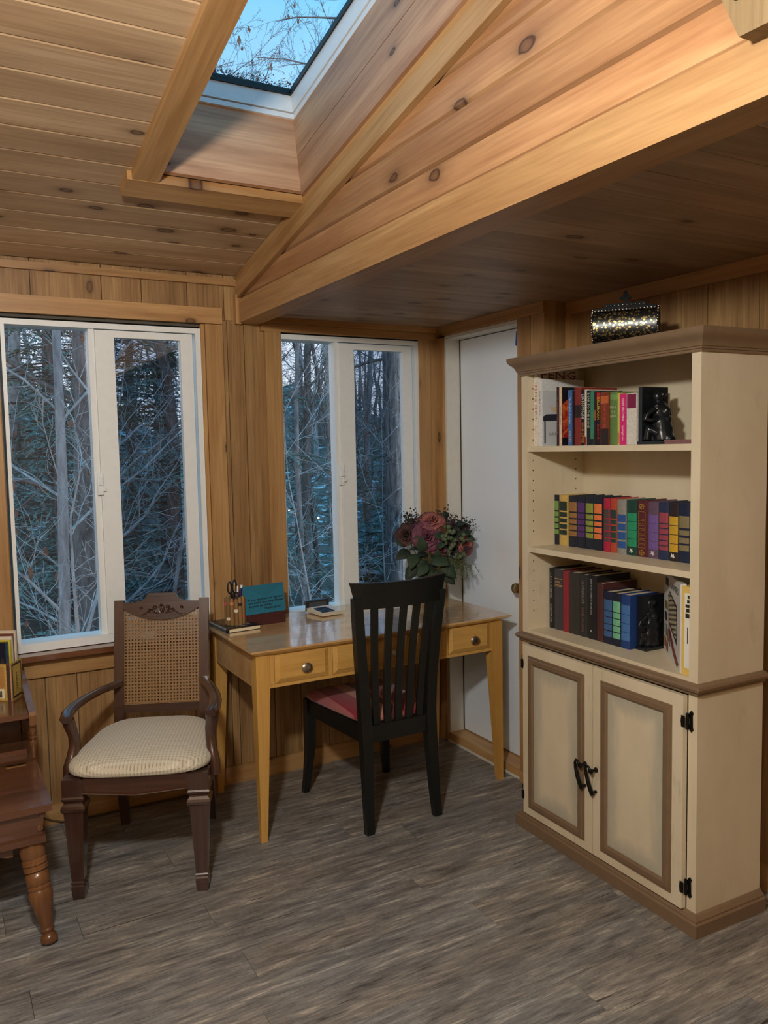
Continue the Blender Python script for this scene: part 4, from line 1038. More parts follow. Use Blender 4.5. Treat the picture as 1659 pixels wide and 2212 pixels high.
pen('pen', 'purple pen with a white round end, rightmost in the pencil cup', 'pen', .020, .006, .11, 1.4, .152, plain('pen_purple', srgb(96, 40, 70), .35), 1.15, ('end_cap', wht), .0046, .013)
pen('pen', 'short red pen low in the pencil cup', 'pen', .002, -.0165, .02, .2, .118, plain('pen_red', srgb(140, 40, 46), .35), .8, ('end_cap', blk_p), .0042, .03)

# dark red book lying behind the cup with the teal envelope leaning on it
rb = thing('book', 'dark red hardcover lying flat under the teal envelope', 'book', (-1.105, -.205, z), 0)
mr = cloth((70, 30, 30))
MB().box(0, .175, 0, .135, 0, .003).box(0, .175, 0, .135, .045, .048).box(0, .175, 0, .003, .003, .045).build('cover', mr, rb, .0006)
MB().box(.003, .172, .0034, .131, .0034, .0446).build('pages', PAPER, rb)
ev = thing('envelope', 'teal envelope with a handwritten note leaning above the dark red book', 'envelope', (-1.112, -.2085, z + .0490), R(1.0))
ev.rotation_euler = (R(-9), R(-1.2), R(1.0))
teal = plain('teal_paper', srgb(22, 108, 134), .7, mottle=.05)
MB().box(0, .186, 0, .0024, 0, .122).build('envelope_body', teal, ev, .0006)
MB().prism([(.002, .1212), (.184, .1212), (.098, .074), (.090, .074)], 'y', -.0009, -.0001).build('flap', plain('teal_flap', srgb(20, 102, 128), .7), ev, .0002)
pen_ink = ink((14, 22, 30))
for s_, x_, z_, w_ in (('If you enjoyed our service', .098, .0625, .158), ('and had a nice stay. Please', .098, .0485, .158), ('tip your caretaker.', .072, .0345, .105), ('Thank you!', .124, .0215, .078)):
    letters(s_, .0135, (x_, -.0012, z_), (1, 0, .02), (0, 0, 1), pen_ink, ev, w_, name='handwriting', bold=.022)

# calculator
ca = thing('calculator', 'white desk calculator with tilted dark screen on the desk', 'calculator', (-.708, -.125, z), R(6))
MB().hexa([(-.058, -.080, .003), (.058, -.080, .003), (.058, .060, .006), (-.058, .060, .006), (-.060, -.083, .014), (.060, -.083, .014), (.060, .052, .022), (-.060, .052, .022)]).build('body', plain('calc_cream', srgb(222, 214, 190), .4), ca, .002)
MB().hexa([(-.052, -.075, .0155), (.052, -.075, .0155), (.052, .044, .0225), (-.052, .044, .0225), (-.052, -.075, .0172), (.052, -.075, .0172), (.052, .044, .0242), (-.052, .044, .0242)]).build('keypad_plate', plain('calc_white', srgb(230, 228, 222), .4), ca)
kd = plain('key_dark', srgb(40, 50, 72), .4); kl = plain('key_light', srgb(214, 216, 218), .4)
def zk(y): return .0173 + (y + .075) / .119 * .007
for r_ in range(5):
    for c_ in range(6):
        x0 = -.048 + c_ * .0163; y0 = -.070 + r_ * .0215
        mk = kd if (1 <= c_ <= 3 and r_ < 4) or (c_ == 0 and r_ < 4) else kl
        MB().box(x0, x0 + .013, y0, y0 + .016, zk(y0) - .0002, zk(y0) + .005).build('key', mk, ca, .001)
MB().hexa([(-.060, .0535, .010), (.060, .0535, .010), (.060, .066, .006), (-.060, .066, .006), (-.060, .056, .052), (.060, .056, .052), (.060, .064, .054), (-.060, .064, .054)]).build('screen_housing', plain('calc_grey', srgb(44, 44, 48), .4), ca, .002)
MB().hexa([(-.046, .0525, .022), (.046, .0525, .022), (.046, .0535, .022), (-.046, .0535, .022), (-.046, .0548, .044), (.046, .0548, .044), (.046, .056, .044), (-.046, .056, .044)]).build('display', plain('calc_lcd', srgb(78, 82, 84), .15), ca)

# ------------------------------------------------------------------ vase and bouquet
vx, vy = -.160, -.215
vs = thing('vase', 'clear glass vase holding the flower bouquet on the desk', 'vase', (vx, vy, z), 0)
vg = glass_mat('vase_glass', (.93, .95, .93, 1), 1.45)
MB().lathe([(.040, 0), (.044, .004), (.047, .05), (.050, .10), (.054, .135), (.0515, .135), (.0475, .10), (.0445, .05), (.040, .010), (.012, .008)], (0, 0, 0), 28).build('vase_wall', vg, vs, smooth=50)
bq = thing('bouquet', 'mixed artificial bouquet of mauve and salmon roses with dark green leaves', 'bouquet', (vx, vy, z + .012), R(-29.2))
# bouquet-local: x to the right as seen, y away from the viewer, z up
def petal_mat(name, c, c2):
    m, nt, bs = new_mat(name); cc, _ = coords(nt, (40, 40, 40))
    n = N(nt, 'ShaderNodeTexNoise', i_Scale=1.0, i_Detail=2.0); nt.links.new(cc, n.inputs['Vector'])
    nt.links.new(ramp(nt, n.outputs['Fac'], [(.35, c), (.65, c2)]), bs.inputs[0]); bs.inputs['Roughness'].default_value = .7
    return m
salmon = petal_mat('petal_salmon', srgb(146, 84, 80), srgb(168, 104, 94)); mauve = petal_mat('petal_mauve', srgb(98, 52, 72), srgb(124, 72, 90))
brownp = petal_mat('petal_brown', srgb(62, 40, 38), srgb(80, 52, 46)); coral = petal_mat('petal_coral', srgb(146, 84, 76), srgb(166, 104, 92))
plum = petal_mat('petal_plum', srgb(54, 32, 42), srgb(72, 44, 54)); sage = petal_mat('bud_sage', srgb(76, 92, 66), srgb(98, 114, 82))
leafm = petal_mat('leaf_green', srgb(38, 58, 42), srgb(50, 72, 50)); leafd = petal_mat('leaf_dark', srgb(28, 43, 33), srgb(40, 56, 41)); fernm = petal_mat('fern_green', srgb(74, 84, 52), srgb(96, 106, 68)); stemm = petal_mat('stem_green', srgb(70, 86, 44), srgb(98, 110, 60)); palem = petal_mat('leaf_pale', srgb(140, 146, 70), srgb(170, 170, 96))
def frame_to(d):
    d = Vector(d).normalized(); ref = Vector((0, 0, 1)) if abs(d.z) < .95 else Vector((1, 0, 0))
    u = ref.cross(d).normalized(); w = d.cross(u)
    return Matrix((u, w, d)).transposed().to_4x4()
def rose(c, d, r, mat, rings=5, seed=0, name='rose', openness=1.0):
    rg = random.Random(seed)
    M = Matrix.Translation(c) @ frame_to(d)
    mb = MB(); bm = mb.bm
    for ri in range(rings):
        t = ri / (rings - 1)
        npet = 3 + (ri + 1) // 2
        rad = r * (.16 + .62 * t) ; hgt = r * (.95 - .35 * t); lean = (.05 + .75 * t * t) * openness
        for k in range(npet):
            a0 = 2 * PI * (k + .37 * ri) / npet + rg.uniform(-.12, .12)
            span = 2 * PI / npet * 1.45
            grid = []
            for vi in range(5):
                v = vi / 4
                row = []
                for ui in range(6):
                    u = ui / 5 - .5
                    a = a0 + u * span * (.55 + .55 * math.sin(PI * min(1, v * .8 + .1)))
                    edge = 1 - (abs(u) * 2) ** 3 * .35
                    rr = rad * (.35 + .75 * v ** .8) + lean * r * .55 * v ** 2 + (r * .06 * v * math.cos(u * 9 + ri))
                    zz = -r * .55 + hgt * 1.15 * v * edge - lean * r * .30 * v ** 3
                    if vi == 4: rr += r * .05; zz -= r * .03
                    row.append(bm.verts.new(M @ Vector((rr * math.cos(a), rr * math.sin(a), zz))))
                grid.append(row)
            for vi in range(4):
                for ui in range(5): bm.faces.new((grid[vi][ui], grid[vi][ui + 1], grid[vi + 1][ui + 1], grid[vi + 1][ui]))
    o = mb.build(name, mat, bq, smooth=180)
    so = o.modifiers.new('s', 'SOLIDIFY'); so.thickness = .0007
    return o
def leaf(c, d, nrm, L, wd, mat, name='leaf', curl=.25, parent=None):
    d = Vector(d).normalized(); nrm = Vector(nrm).normalized(); w = d.cross(nrm).normalized(); nrm = w.cross(d)
    mb = MB(); bm = mb.bm; c = Vector(c); rows = []
    for i in range(8):
        t = i / 7
        hw = wd / 2 * (math.sin(PI * t ** .85) ** .8 if 0 < t < 1 else .03) * (1 + .05 * math.cos(i * 3.1))
        p = c + d * L * t - nrm * curl * L * t * t
        rows.append([bm.verts.new(p + w * hw + nrm * hw * .28), bm.verts.new(p - nrm * .0), bm.verts.new(p - w * hw + nrm * hw * .28)])
    for i in range(7):
        for k in range(2): bm.faces.new((rows[i][k], rows[i][k + 1], rows[i + 1][k + 1], rows[i + 1][k]))
    o = mb.build(name, mat, parent or bq, smooth=180)
    so = o.modifiers.new('s', 'SOLIDIFY'); so.thickness = .0006
    return o
Vn = (0, -1, .25)
heads = [((-.020, -.035, .395), (-.05, -.55, .85), .050, salmon, 'rose', 1), ((-.040, -.085, .322), (-.05, -1, .30), .054, mauve, 'rose', 2), ((-.145, -.030, .325), (-.5, -.8, .35), .047, brownp, 'peony', 3), ((.150, -.035, .270), (.7, -.75, .15), .040, coral, 'rose', 4)]
for k, (c, d, r, m_, nm, sd) in enumerate(heads):
    rose(c, d, r, m_, 6 if nm == 'peony' else 5, sd, nm, .75 if nm == 'peony' else 1.05)
st_m = MB()
for c, d, r, m_, nm, sd in heads:
    st_m.tube([(c[0] * .12, c[1] * .12, .0), (c[0] * .3, c[1] * .3, .12), Vector(c) - Vector(d).normalized() * r * .5], .0025, 5)
for k in range(12):
    a = k * .52; st_m.tube([(.018 * math.cos(a), .018 * math.sin(a), .0), (.03 * math.cos(a), .03 * math.sin(a), .12), (.10 * math.cos(a), .06 * math.sin(a), .24 + .05 * math.sin(k * 2.3))], .002, 5)
o = st_m.build('stems', stemm, bq); o['kind'] = 'stuff'
rg = random.Random(5)
# small plum blossoms and dark sprays
def spray(c, n, spread, up_, mat_leaf, mat_stem, size, name, sd):
    r2 = random.Random(sd); mb = MB()
    for k in range(n):
        d = Vector((r2.gauss(0, spread), r2.gauss(0, spread * .7) - .15, up_ + r2.gauss(0, .25)))
        L = size * r2.uniform(.6, 1.15); p = Vector(c); q = p + d.normalized() * L
        mb.tube([p, (p + q) / 2 + Vector((r2.gauss(0, .004), 0, .003)), q], [.0012, .001, .0007], 4)
        for j in range(9):
            t = .25 + .75 * j / 8; e = p.lerp(q, t) + Vector((r2.gauss(0, .006), r2.gauss(0, .005), r2.gauss(0, .006)))
            mb.ball(e, r2.uniform(.0028, .0048), 5)
    o = mb.build(name, mat_leaf, bq, smooth=180); o['kind'] = 'stuff'
spray((.085, .0, .335), 16, .55, .8, plum, stemm, .085, 'plum_sprig', 11)
spray((.040, .02, .370), 10, .4, 1.0, brownp, stemm, .080, 'brown_sprig', 12)
spray((-.085, .0, .360), 12, .5, .8, plum, stemm, .075, 'plum_sprig', 13)
spray((.135, .0, .330), 8, .5, .7, leafd, stemm, .085, 'dark_sprig', 14)
spray((-.125, -.01, .360), 6, .5, .7, leafd, stemm, .07, 'dark_sprig', 15)
for k, c in enumerate([(-.075, -.05, .372), (-.095, -.045, .358), (-.07, -.06, .352), (.125, -.03, .345), (.145, -.02, .352), (.11, -.04, .33), (.0, -.09, .252), (.015, -.085, .24), (.028, -.09, .247)]):
    rose(c, (rg.uniform(-.4, .4), -1, rg.uniform(.1, .6)), .016, plum if k < 6 else mauve, 3, 30 + k, 'small_blossom', 1.1)
bd = MB()
for k in range(40):
    bd.ball((.068 + rg.gauss(0, .026), -.095 + rg.gauss(0, .014), .300 + rg.gauss(0, .030)), rg.uniform(.0075, .0115), 6)
o = bd.build('sage_buds', sage, bq, smooth=180); o['kind'] = 'stuff'
# broad rose leaves
LV = [((-.12, -.05, .245), (-.55, -.5, -.15), .075, .05), ((-.10, -.07, .235), (-.2, -.7, -.5), .075, .05), ((-.06, -.09, .245), (-.15, -.5, .8), .075, .045), ((-.075, -.085, .215), (.3, -.4, -.85), .085, .055), ((-.03, -.10, .215), (.75, -.5, -.1), .085, .058), ((.02, -.095, .19), (.7, -.4, -.55), .085, .055),
      ((-.09, -.075, .19), (-.55, -.4, -.7), .085, .052), ((-.05, -.09, .165), (-.1, -.5, -.9), .095, .06), ((-.02, -.09, .17), (.25, -.5, -.85), .09, .052), ((.03, -.085, .15), (.65, -.3, -.65), .07, .045), ((.04, -.08, .315), (-.7, -.5, .2), .05, .04), ((.13, -.02, .30), (.8, -.4, .0), .055, .035), ((.055, .0, .39), (-.2, -.5, .8), .04, .035),
      ((.0, -.11, .27), (.5, -.6, .3), .045, .03), ((-.10, -.06, .275), (.2, -.6, .75), .05, .03), ((-.135, -.03, .27), (-.7, -.3, .4), .05, .035), ((-.04, -.10, .19), (-.6, -.6, -.5), .07, .045), ((.0, -.1, .215), (.1, -.7, .6), .05, .035)]
for k, (c, d, L, wd) in enumerate(LV): leaf(c, d, (rg.uniform(-.25, .25), -1, .55), L * 1.12, wd * 1.15, leafm if k % 3 else leafd)
for k in range(26):
    leaf((rg.uniform(.03, .14), rg.uniform(-.05, -.01), rg.uniform(.22, .37)), (rg.uniform(-.2, .9), -.6, rg.uniform(-.3, .8)), (rg.uniform(-.3, .3), -1, .4), rg.uniform(.04, .065), rg.uniform(.022, .036), leafd if k % 3 else plum)
for k in range(16):
    a = rg.uniform(0, 2 * PI); leaf((.05 * math.cos(a), .05 * math.sin(a) + .0, rg.uniform(.18, .30)), (math.cos(a), math.sin(a), rg.uniform(-.3, .5)), (0, -.4, 1), .075, .045, leafd)
for c, d in (((.0, -.03, .10), (-.2, -.5, .7)), ((.03, -.03, .09), (.2, -.5, .8)), ((-.03, -.03, .09), (-.3, -.5, .6))): leaf(c, d, (0, -1, .3), .06, .04, palem)
fr = MB()
for k in range(84):
    p = Vector((.085 + rg.gauss(0, .03), -.055 + rg.gauss(0, .015), .20 + rg.gauss(0, .018)))
    d = Vector((rg.gauss(.30, .35), -.3 + rg.gauss(0, .3), -.75 + rg.gauss(0, .45))).normalized(); L = rg.uniform(.035, .085)
    q = p + d * L + Vector((0, 0, -.008)); fr.tube([p, p.lerp(q, .5) + Vector((0, 0, .005)), q], [.0013, .0012, .0006], 4)
    for j in range(6):
        e = p.lerp(q, .2 + .14 * j); fr.tube([e, e + Vector((rg.gauss(.2, .7), rg.gauss(-.2, .3), rg.gauss(-.3, .6))).normalized() * .013], [.0011, .0007], 4)
o = fr.build('fern_spray', fernm, bq); o['kind'] = 'stuff'

# ------------------------------------------------------------------ wall outlet and the wire along the baseboard
ol = thing('wall_outlet', 'ivory wall outlet low on the panelling between armchair and desk', 'outlet', (-1.212, -.0003, .322), 0)
iv = plain('ivory_plastic', srgb(196, 186, 160), .4)
MB().box(-.035, .035, -.006, 0, -.057, .057).build('cover_plate', iv, ol, .0025)
for zc_ in (-.028, .028):
    q = MB().lathe([(.0165, 0), (.0165, .0018)], (0, 0, 0), 18, Matrix.Translation((0, -.006, zc_)) @ Matrix.Rotation(PI / 2, 4, 'X')).build('socket', iv, ol)
    MB().box(-.0075, -.0055, -.0084, -.0078, zc_ - .002, zc_ + .008).box(.0055, .0075, -.0084, -.0078, zc_ - .002, zc_ + .008).box(-.0022, .0022, -.0084, -.0078, zc_ - .011, zc_ - .006).build('slots', gasket, q)
w = MB().tube([(-2.05, -.025, .07), (-1.97, -.022, .052), (-1.92, -.02, .040), (-1.885, -.02, .020), (-1.85, -.022, .008), (-1.78, -.026, .0045), (-1.60, -.030, .0045), (-1.40, -.034, .0045), (-1.25, -.03, .0045)], .0036, 8).build('power_cord', plain('cord_brown', srgb(80, 60, 38), .5), None, smooth=60)
tag(w, 'thin brown power cord running along the baseboard behind the armchair', 'cord')

# ------------------------------------------------------------------ cane-back armchair
ac = thing('armchair', 'dark wooden armchair with a caned back and a cream patterned seat', 'chair', (-1.6945, -.716, 0), R(-23.57))
def fabric():
    m, nt, bs = new_mat('cream_brocade')
    tc = nt.nodes.new('ShaderNodeTexCoord'); sp = nt.nodes.new('ShaderNodeSeparateXYZ'); nt.links.new(tc.outputs['Object'], sp.inputs[0])
    y_ = math_n(nt, 'SUBTRACT', sp.outputs['Y'], math_n(nt, 'MULTIPLY', sp.outputs['Z'], 1.0))
    f = 2 * PI / .024
    a = math_n(nt, 'SINE', math_n(nt, 'MULTIPLY', math_n(nt, 'ADD', sp.outputs['X'], y_), f)); b = math_n(nt, 'SINE', math_n(nt, 'MULTIPLY', math_n(nt, 'SUBTRACT', sp.outputs['X'], y_), f))
    p = math_n(nt, 'MULTIPLY', a, b)
    dots = ramp(nt, p, [(0.60, (0, 0, 0)), (0.80, (1, 1, 1))])
    zig = ramp(nt, math_n(nt, 'MULTIPLY', p, -1.0), [(0.55, (0, 0, 0)), (0.85, (1, 1, 1))])
    col = mixc(nt, srgb(204, 196, 174), srgb(224, 217, 197), zig); col = mixc(nt, col, srgb(146, 134, 106), math_n(nt, 'MULTIPLY', dots, .75))
    c, _ = coords(nt, (500, 500, 500), False); n = N(nt, 'ShaderNodeTexNoise', i_Scale=1.0, i_Detail=2.0); nt.links.new(c, n.inputs['Vector'])
    col = mixc(nt, col, ramp(nt, n.outputs['Fac'], [(.3, (.8, .8, .8)), (.7, (1.05, 1.05, 1.05))]), 1.0, 'MULTIPLY')
    nt.links.new(col, bs.inputs[0]); bs.inputs['Roughness'].default_value = .75; bs.inputs['Sheen Weight'].default_value = .2
    bp = N(nt, 'ShaderNodeBump', i_Strength=.3, i_Distance=.001); nt.links.new(p, bp.inputs['Height']); nt.links.new(bp.outputs[0], bs.inputs['Normal'])
    return m
brocade = fabric()
def sqlathe(mb, prof, cx, cy):
    """stack of square sections (half-width, z)"""
    rings = []
    for hw_, z_ in prof:
        rings.append([mb.bm.verts.new((cx + sx * hw_, cy + sy * hw_, z_)) for sx, sy in ((-1, -1), (1, -1), (1, 1), (-1, 1))])
    for a, b in zip(rings[:-1], rings[1:]):
        for i in range(4): mb.bm.faces.new((a[i], a[(i + 1) % 4], b[(i + 1) % 4], b[i]))
    mb.bm.faces.new(rings[0][::-1]); mb.bm.faces.new(rings[-1])
    return mb
for sx in (-1, 1):
    cxx = sx * .205 + .006
    m = MB()
    sqlathe(m, [(.0175, 0), (.0215, .030), (.0215, .046), (.0185, .052), (.0225, .056), (.0225, .060), (.0195, .064), (.0315, .306), (.0375, .312), (.0395, .322), (.0365, .330), (.0300, .338), (.0300, .343), (.0355, .350), (.0375, .357), (.0340, .362), (.0335, .4195)], cxx, 0.0)
    lg = m.build('leg', walnut, ac, .0022)
    m = MB()                                                                  # sunk panel lines on the leg faces
    for s2 in (-1, 1):
        m.hexa([(cxx + s2 * .012 - .001, -.0245, .085), (cxx + s2 * .012 + .001, -.0245, .085), (cxx + s2 * .012 + .001, -.0220, .085), (cxx + s2 * .012 - .001, -.0220, .085), (cxx + s2 * .018 - .001, -.0318, .290), (cxx + s2 * .018 + .001, -.0318, .290), (cxx + s2 * .018 + .001, -.0300, .290), (cxx + s2 * .018 - .001, -.0300, .290)])
    m.build('reeding', walnut, lg)
    # rear leg and back stile are one sawn piece
    xs_ = sx * .1655 + .010
    MB().tube([(sx * .172 + .010, .545, 0), (sx * .172 + .010, .505, .18), (xs_, .488, .40), (xs_, .498, .50), (xs_, .582, .905)], [.023, .026, .028, .027, .026], 4, flat=(.95, 1.0)).build('rear_leg', walnut, ac, .0022)
fr_ = MB()
n_ = 12
top_, bot_ = [], []
for i in range(n_ + 1):
    x_ = -.172 + .354 * i / n_; top_.append((x_, .4195)); bot_.append((x_, .372 - .014 * math.sin(PI * i / n_)))
fr_.prism(bot_ + top_[::-1], 'y', -.030, -.004)
fr_.build('front_rail', walnut_x, ac, .002)
MB().tube([(-.165, -.033, .372), (.006, -.035, .358), (.178, -.033, .372)], .0035, 6).build('rail_bead', walnut_x, ac, smooth=60)
for sx in (-1, 1):
    MB().hexa([(sx * .222 + .006 - .010, .02, .365), (sx * .222 + .006 + .010, .02, .365), (sx * .165 + .010 + .010, .475, .365), (sx * .165 + .010 - .010, .475, .365), (sx * .222 + .006 - .010, .02, .4195), (sx * .222 + .006 + .010, .02, .4195), (sx * .165 + .010 + .010, .475, .4195), (sx * .165 + .010 - .010, .475, .4195)]).build('side_rail', walnut, ac, .002)
MB().box(-.14, .16, .478, .500, .365, .4195).build('rear_rail', walnut_x, ac, .002)
# upholstered seat
cu = MB(); rings = []
for inset, zz in ((.012, .420), (.0, .428), (.0, .444), (.010, .458), (.030, .468), (.075, .476), (.14, .480), (.20, .482)):
    ring_ = []
    for i in range(48):
        a = 2 * PI * i / 48
        cxn, sn = math.cos(a), math.sin(a)
        ex = math.copysign(abs(cxn) ** .42, cxn); ey = math.copysign(abs(sn) ** .42, sn)
        yy = .218 + ey * (.252 - inset)
        wd = .254 - .058 * max(0, (yy + .034) / .504)
        if ey > .5: wd *= 1 - .25 * (ey - .5) ** 2
        bowf = -.012 * math.cos(ex * PI / 2) if ey < -.9 else 0
        k_ = (wd - inset) / wd if wd > inset else .05
        ring_.append(cu.bm.verts.new((.008 + ex * wd * k_, yy + bowf, zz)))
    rings.append(ring_)
for a, b in zip(rings[:-1], rings[1:]):
    for i in range(48): cu.bm.faces.new((a[i], a[(i + 1) % 48], b[(i + 1) % 48], b[i]))
cu.bm.faces.new(rings[0][::-1]); cu.bm.faces.new(rings[-1])
cu.build('seat_cushion', brocade, ac, smooth=180)
# back: leaning frame
bup = Vector((0, .195, .981)).normalized(); bnm = Vector((0, -bup.z, bup.y))
BM = Matrix(((1, 0, 0, .010), (0, -bnm.y, bup.y, .486), (0, -bnm.z, bup.z, .420), (0, 0, 0, 1)))   # (x, depth, s) -> chair-local
def arc(x): return .412 + .044 * (x / .145) ** 2
prof = []
N_ = 16
for i in range(N_ + 1):
    x_ = -.147 + .294 * i / N_; prof.append((x_, arc(x_)))
prof += [(.147, .484), (.100, .4855), (.082, .489), (.066, .498), (.056, .512), (.050, .520), (-.050, .520), (-.056, .512), (-.066, .498), (-.082, .489), (-.100, .4855), (-.147, .484)]
MB().prism(prof, 'y', -.015, .015, BM).build('crest_rail', walnut_x, ac, .002)
MB().box(-.147, .147, -.012, .012, .052, .082, BM).build('lower_rail', walnut_x, ac, .002)
# carved scrolls on the crest
cv = MB()
def scroll(pts, r0, r1):
    n = len(pts); cv.tube([BM @ Vector((p[0], -.0165, p[1])) for p in pts], [r0 + (r1 - r0) * i / (n - 1) for i in range(n)], 6)
for s2 in (-1, 1):
    scroll([(s2 * (.020 + .0 * t) + s2 * .060 * t, .448 + .010 * math.sin(t * 5.2) - .004) for t in [i / 12 for i in range(13)]], .0038, .0018)
    for (cx_, cz_, r_, st) in ((.024, .462, .0085, 1), (.048, .452, .007, -1), (.078, .460, .006, 1)):
        scroll([(s2 * (cx_ + r_ * (1 - .06 * i) * math.cos(st * i * .55 - 1)), cz_ + r_ * (1 - .06 * i) * math.sin(st * i * .55 - 1)) for i in range(13)], .0032, .0012)
    scroll([(s2 * .004, .440), (s2 * .010, .452), (s2 * .008, .466), (s2 * .003, .472)], .0036, .002)
    scroll([(s2 * .012, .438), (s2 * .030, .443), (s2 * .044, .440)], .003, .0012)
cv.ball(BM @ Vector((0, -.017, .470)), .006, 7); cv.ball(BM @ Vector((0, -.017, .448)), .0065, 7, None, 1.6)
cv.build('carved_scrolls', walnut_x, ac, smooth=60)
# cane webbing: flat strands in four directions
cane = plain('cane', srgb(138, 106, 66), .38, mottle=.25, mscale=180)
verts, faces = [], []
def strand(p, q, w_, d):
    p = Vector((p[0], d, p[1])); q = Vector((q[0], d, q[1])); t = (q - p).normalized(); s_ = Vector((-t.z, 0, t.x)) * w_ / 2
    b0 = len(verts)
    for v_ in (p + s_, p - s_, q - s_, q + s_): verts.append(tuple(BM @ v_))
    faces.append((b0, b0 + 1, b0 + 2, b0 + 3))
g = .0125; x0c, x1c, s0c, s1c = -.148, .148, .078, .470
nx, ns = int((x1c - x0c) / g) + 1, int((s1c - s0c) / g) + 1
for i in range(nx + 1): strand((x0c + i * g, s0c), (x0c + i * g, s1c), .0052, .0)
for j in range(ns + 1): strand((x0c, s0c + j * g), (x1c, s0c + j * g), .0052, .0006)
for sgn in (1, -1):
    for k in range(-ns - 2, nx + ns + 2):
        c_ = (k + .5) * g                              # lines x' -/+ s' = c
        pts_ = []
        Wd, Hd = x1c - x0c, s1c - s0c
        for t in (0, Wd):
            s_ = (c_ - t) if sgn > 0 else (t - c_)
            if 0 <= s_ <= Hd: pts_.append((t, s_))
        for s_ in (0, Hd):
            t = (c_ - s_) if sgn > 0 else (s_ + c_)
            if 0 < t < Wd: pts_.append((t, s_))
        if len(pts_) >= 2: strand((x0c + pts_[0][0], s0c + pts_[0][1]), (x0c + pts_[1][0], s0c + pts_[1][1]), .0024, -.0007 * sgn)
cn = raw('cane_webbing', verts, faces, cane, ac); cn['kind'] = 'stuff'
so = cn.modifiers.new('s', 'SOLIDIFY'); so.thickness = .0009; so.offset = 0
rim = MB()
rp = [(-.1465, .084)] + [(-.1465 + .293 * i / N_, arc(-.1465 + .293 * i / N_) - .002) for i in range(N_ + 1)] + [(.1465, .084), (-.1465, .084)]
rim.tube([BM @ Vector((p[0], -.004, p[1])) for p in rp], .0022, 5); rim.build('cane_spline', cane, ac, smooth=60)
# arms with curved supports
for sx in (-1, 1):
    def P(x_, y_, z_): return (sx * x_ + .010, y_, z_)
    MB().tube([P(.163, .500, .590), P(.178, .44, .597), P(.205, .36, .603), P(.232, .26, .606), P(.247, .17, .606), P(.250, .10, .603), P(.244, .062, .598), P(.240, .050, .596)], [.020, .019, .0185, .019, .020, .021, .021, .018], 10, flat=(1.05, .72)).build('arm', walnut, ac, smooth=50)
    MB().tube([P(.243, .075, .592), P(.240, .090, .560), P(.233, .100, .525), P(.232, .098, .490), P(.238, .082, .455), P(.245, .070, .425), P(.246, .066, .375)], [.021, .020, .0175, .016, .0165, .018, .018], 8, flat=(.85, 1.1)).build('arm_support', walnut, ac, smooth=50)

# ------------------------------------------------------------------ black slat-back chair
bc = thing('side_chair', 'black slat back chair with a red and pink striped seat at the desk', 'chair', (-.672, -.7485, 0), R(0.8))
for sx in (-1, 1):
    MB().tube([(sx * .157, -.006, 0), (sx * .153, .006, .12), (sx * .148, .022, .34), (sx * .149, .028, .44), (sx * .158, .026, .58), (sx * .172, .016, .74), (sx * .186, .002, .885), (sx * .192, -.004, .93)], [.020, .023, .028, .028, .026, .025, .024, .022], 4, flat=(.92, 1.15)).build('rear_leg', black_paint, bc, .003)
    MB().tube([(sx * .205, .488, 0), (sx * .198, .480, .06), (sx * .188, .470, .18), (sx * .186, .466, .30), (sx * .186, .464, .420)], [.018, .020, .025, .028, .028], 4, flat=(1, 1)).build('leg', black_paint, bc, .003)
    MB().hexa([(sx * .150 - .011, .048, .350), (sx * .150 + .011, .048, .350), (sx * .188 + .011, .446, .358), (sx * .188 - .011, .446, .358), (sx * .150 - .011, .048, .416), (sx * .150 + .011, .048, .416), (sx * .188 + .011, .446, .420), (sx * .188 - .011, .446, .420)]).build('side_rail', black_paint, bc, .002)
MB().box(-.128, .128, .014, .036, .350, .418).build('rear_rail', black_paint, bc, .002)
MB().box(-.166, .166, .455, .477, .356, .420).build('front_rail', black_paint, bc, .002)
def bowy(x, z): return .0 - .034 * (1 - min(1, (x / .20)) ** 2) - .02 * (z - .88)
tr = MB(); secs = []
for i in range(17):
    u_ = -1 + 2 * i / 16
    sec = []
    for (zz, hwid, off) in ((.886, .190, 0), (.930, .199, 0), (.968, .208, 0), (.984, .213, 0)):
        x_ = u_ * hwid; zt = zz + .006 * u_ * u_ * (1 if zz > .9 else .3)
        sec.append((x_, bowy(x_, zt) + .002, zt))
    front = [(p[0], p[1] + .011, p[2]) for p in sec]; back = [(p[0], p[1] - .011, p[2]) for p in sec]
    secs.append([tr.bm.verts.new(p) for p in back + front[::-1]])
for a, b in zip(secs[:-1], secs[1:]):
    for i in range(8): tr.bm.faces.new((a[i], a[(i + 1) % 8], b[(i + 1) % 8], b[i]))
tr.bm.faces.new(secs[0]); tr.bm.faces.new(secs[-1][::-1])
tr.build('top_rail', black_paint, bc, .003, 2, smooth=40)
for k in range(5):
    f_ = (k - 2) / 2.0
    pts = []
    for z_ in (.412, .50, .62, .76, .895):
        t = (z_ - .41) / .48
        x_ = f_ * (.098 + .026 * t)
        pts.append((x_, .026 + (bowy(x_, .9) - .026) * t ** 1.4 + .004 * math.sin(PI * t), z_))
    MB().tube(pts, [.0165, .0165, .0165, .0165, .0165], 4, flat=(.5, 1.25)).build('slat', black_paint, bc, .002)
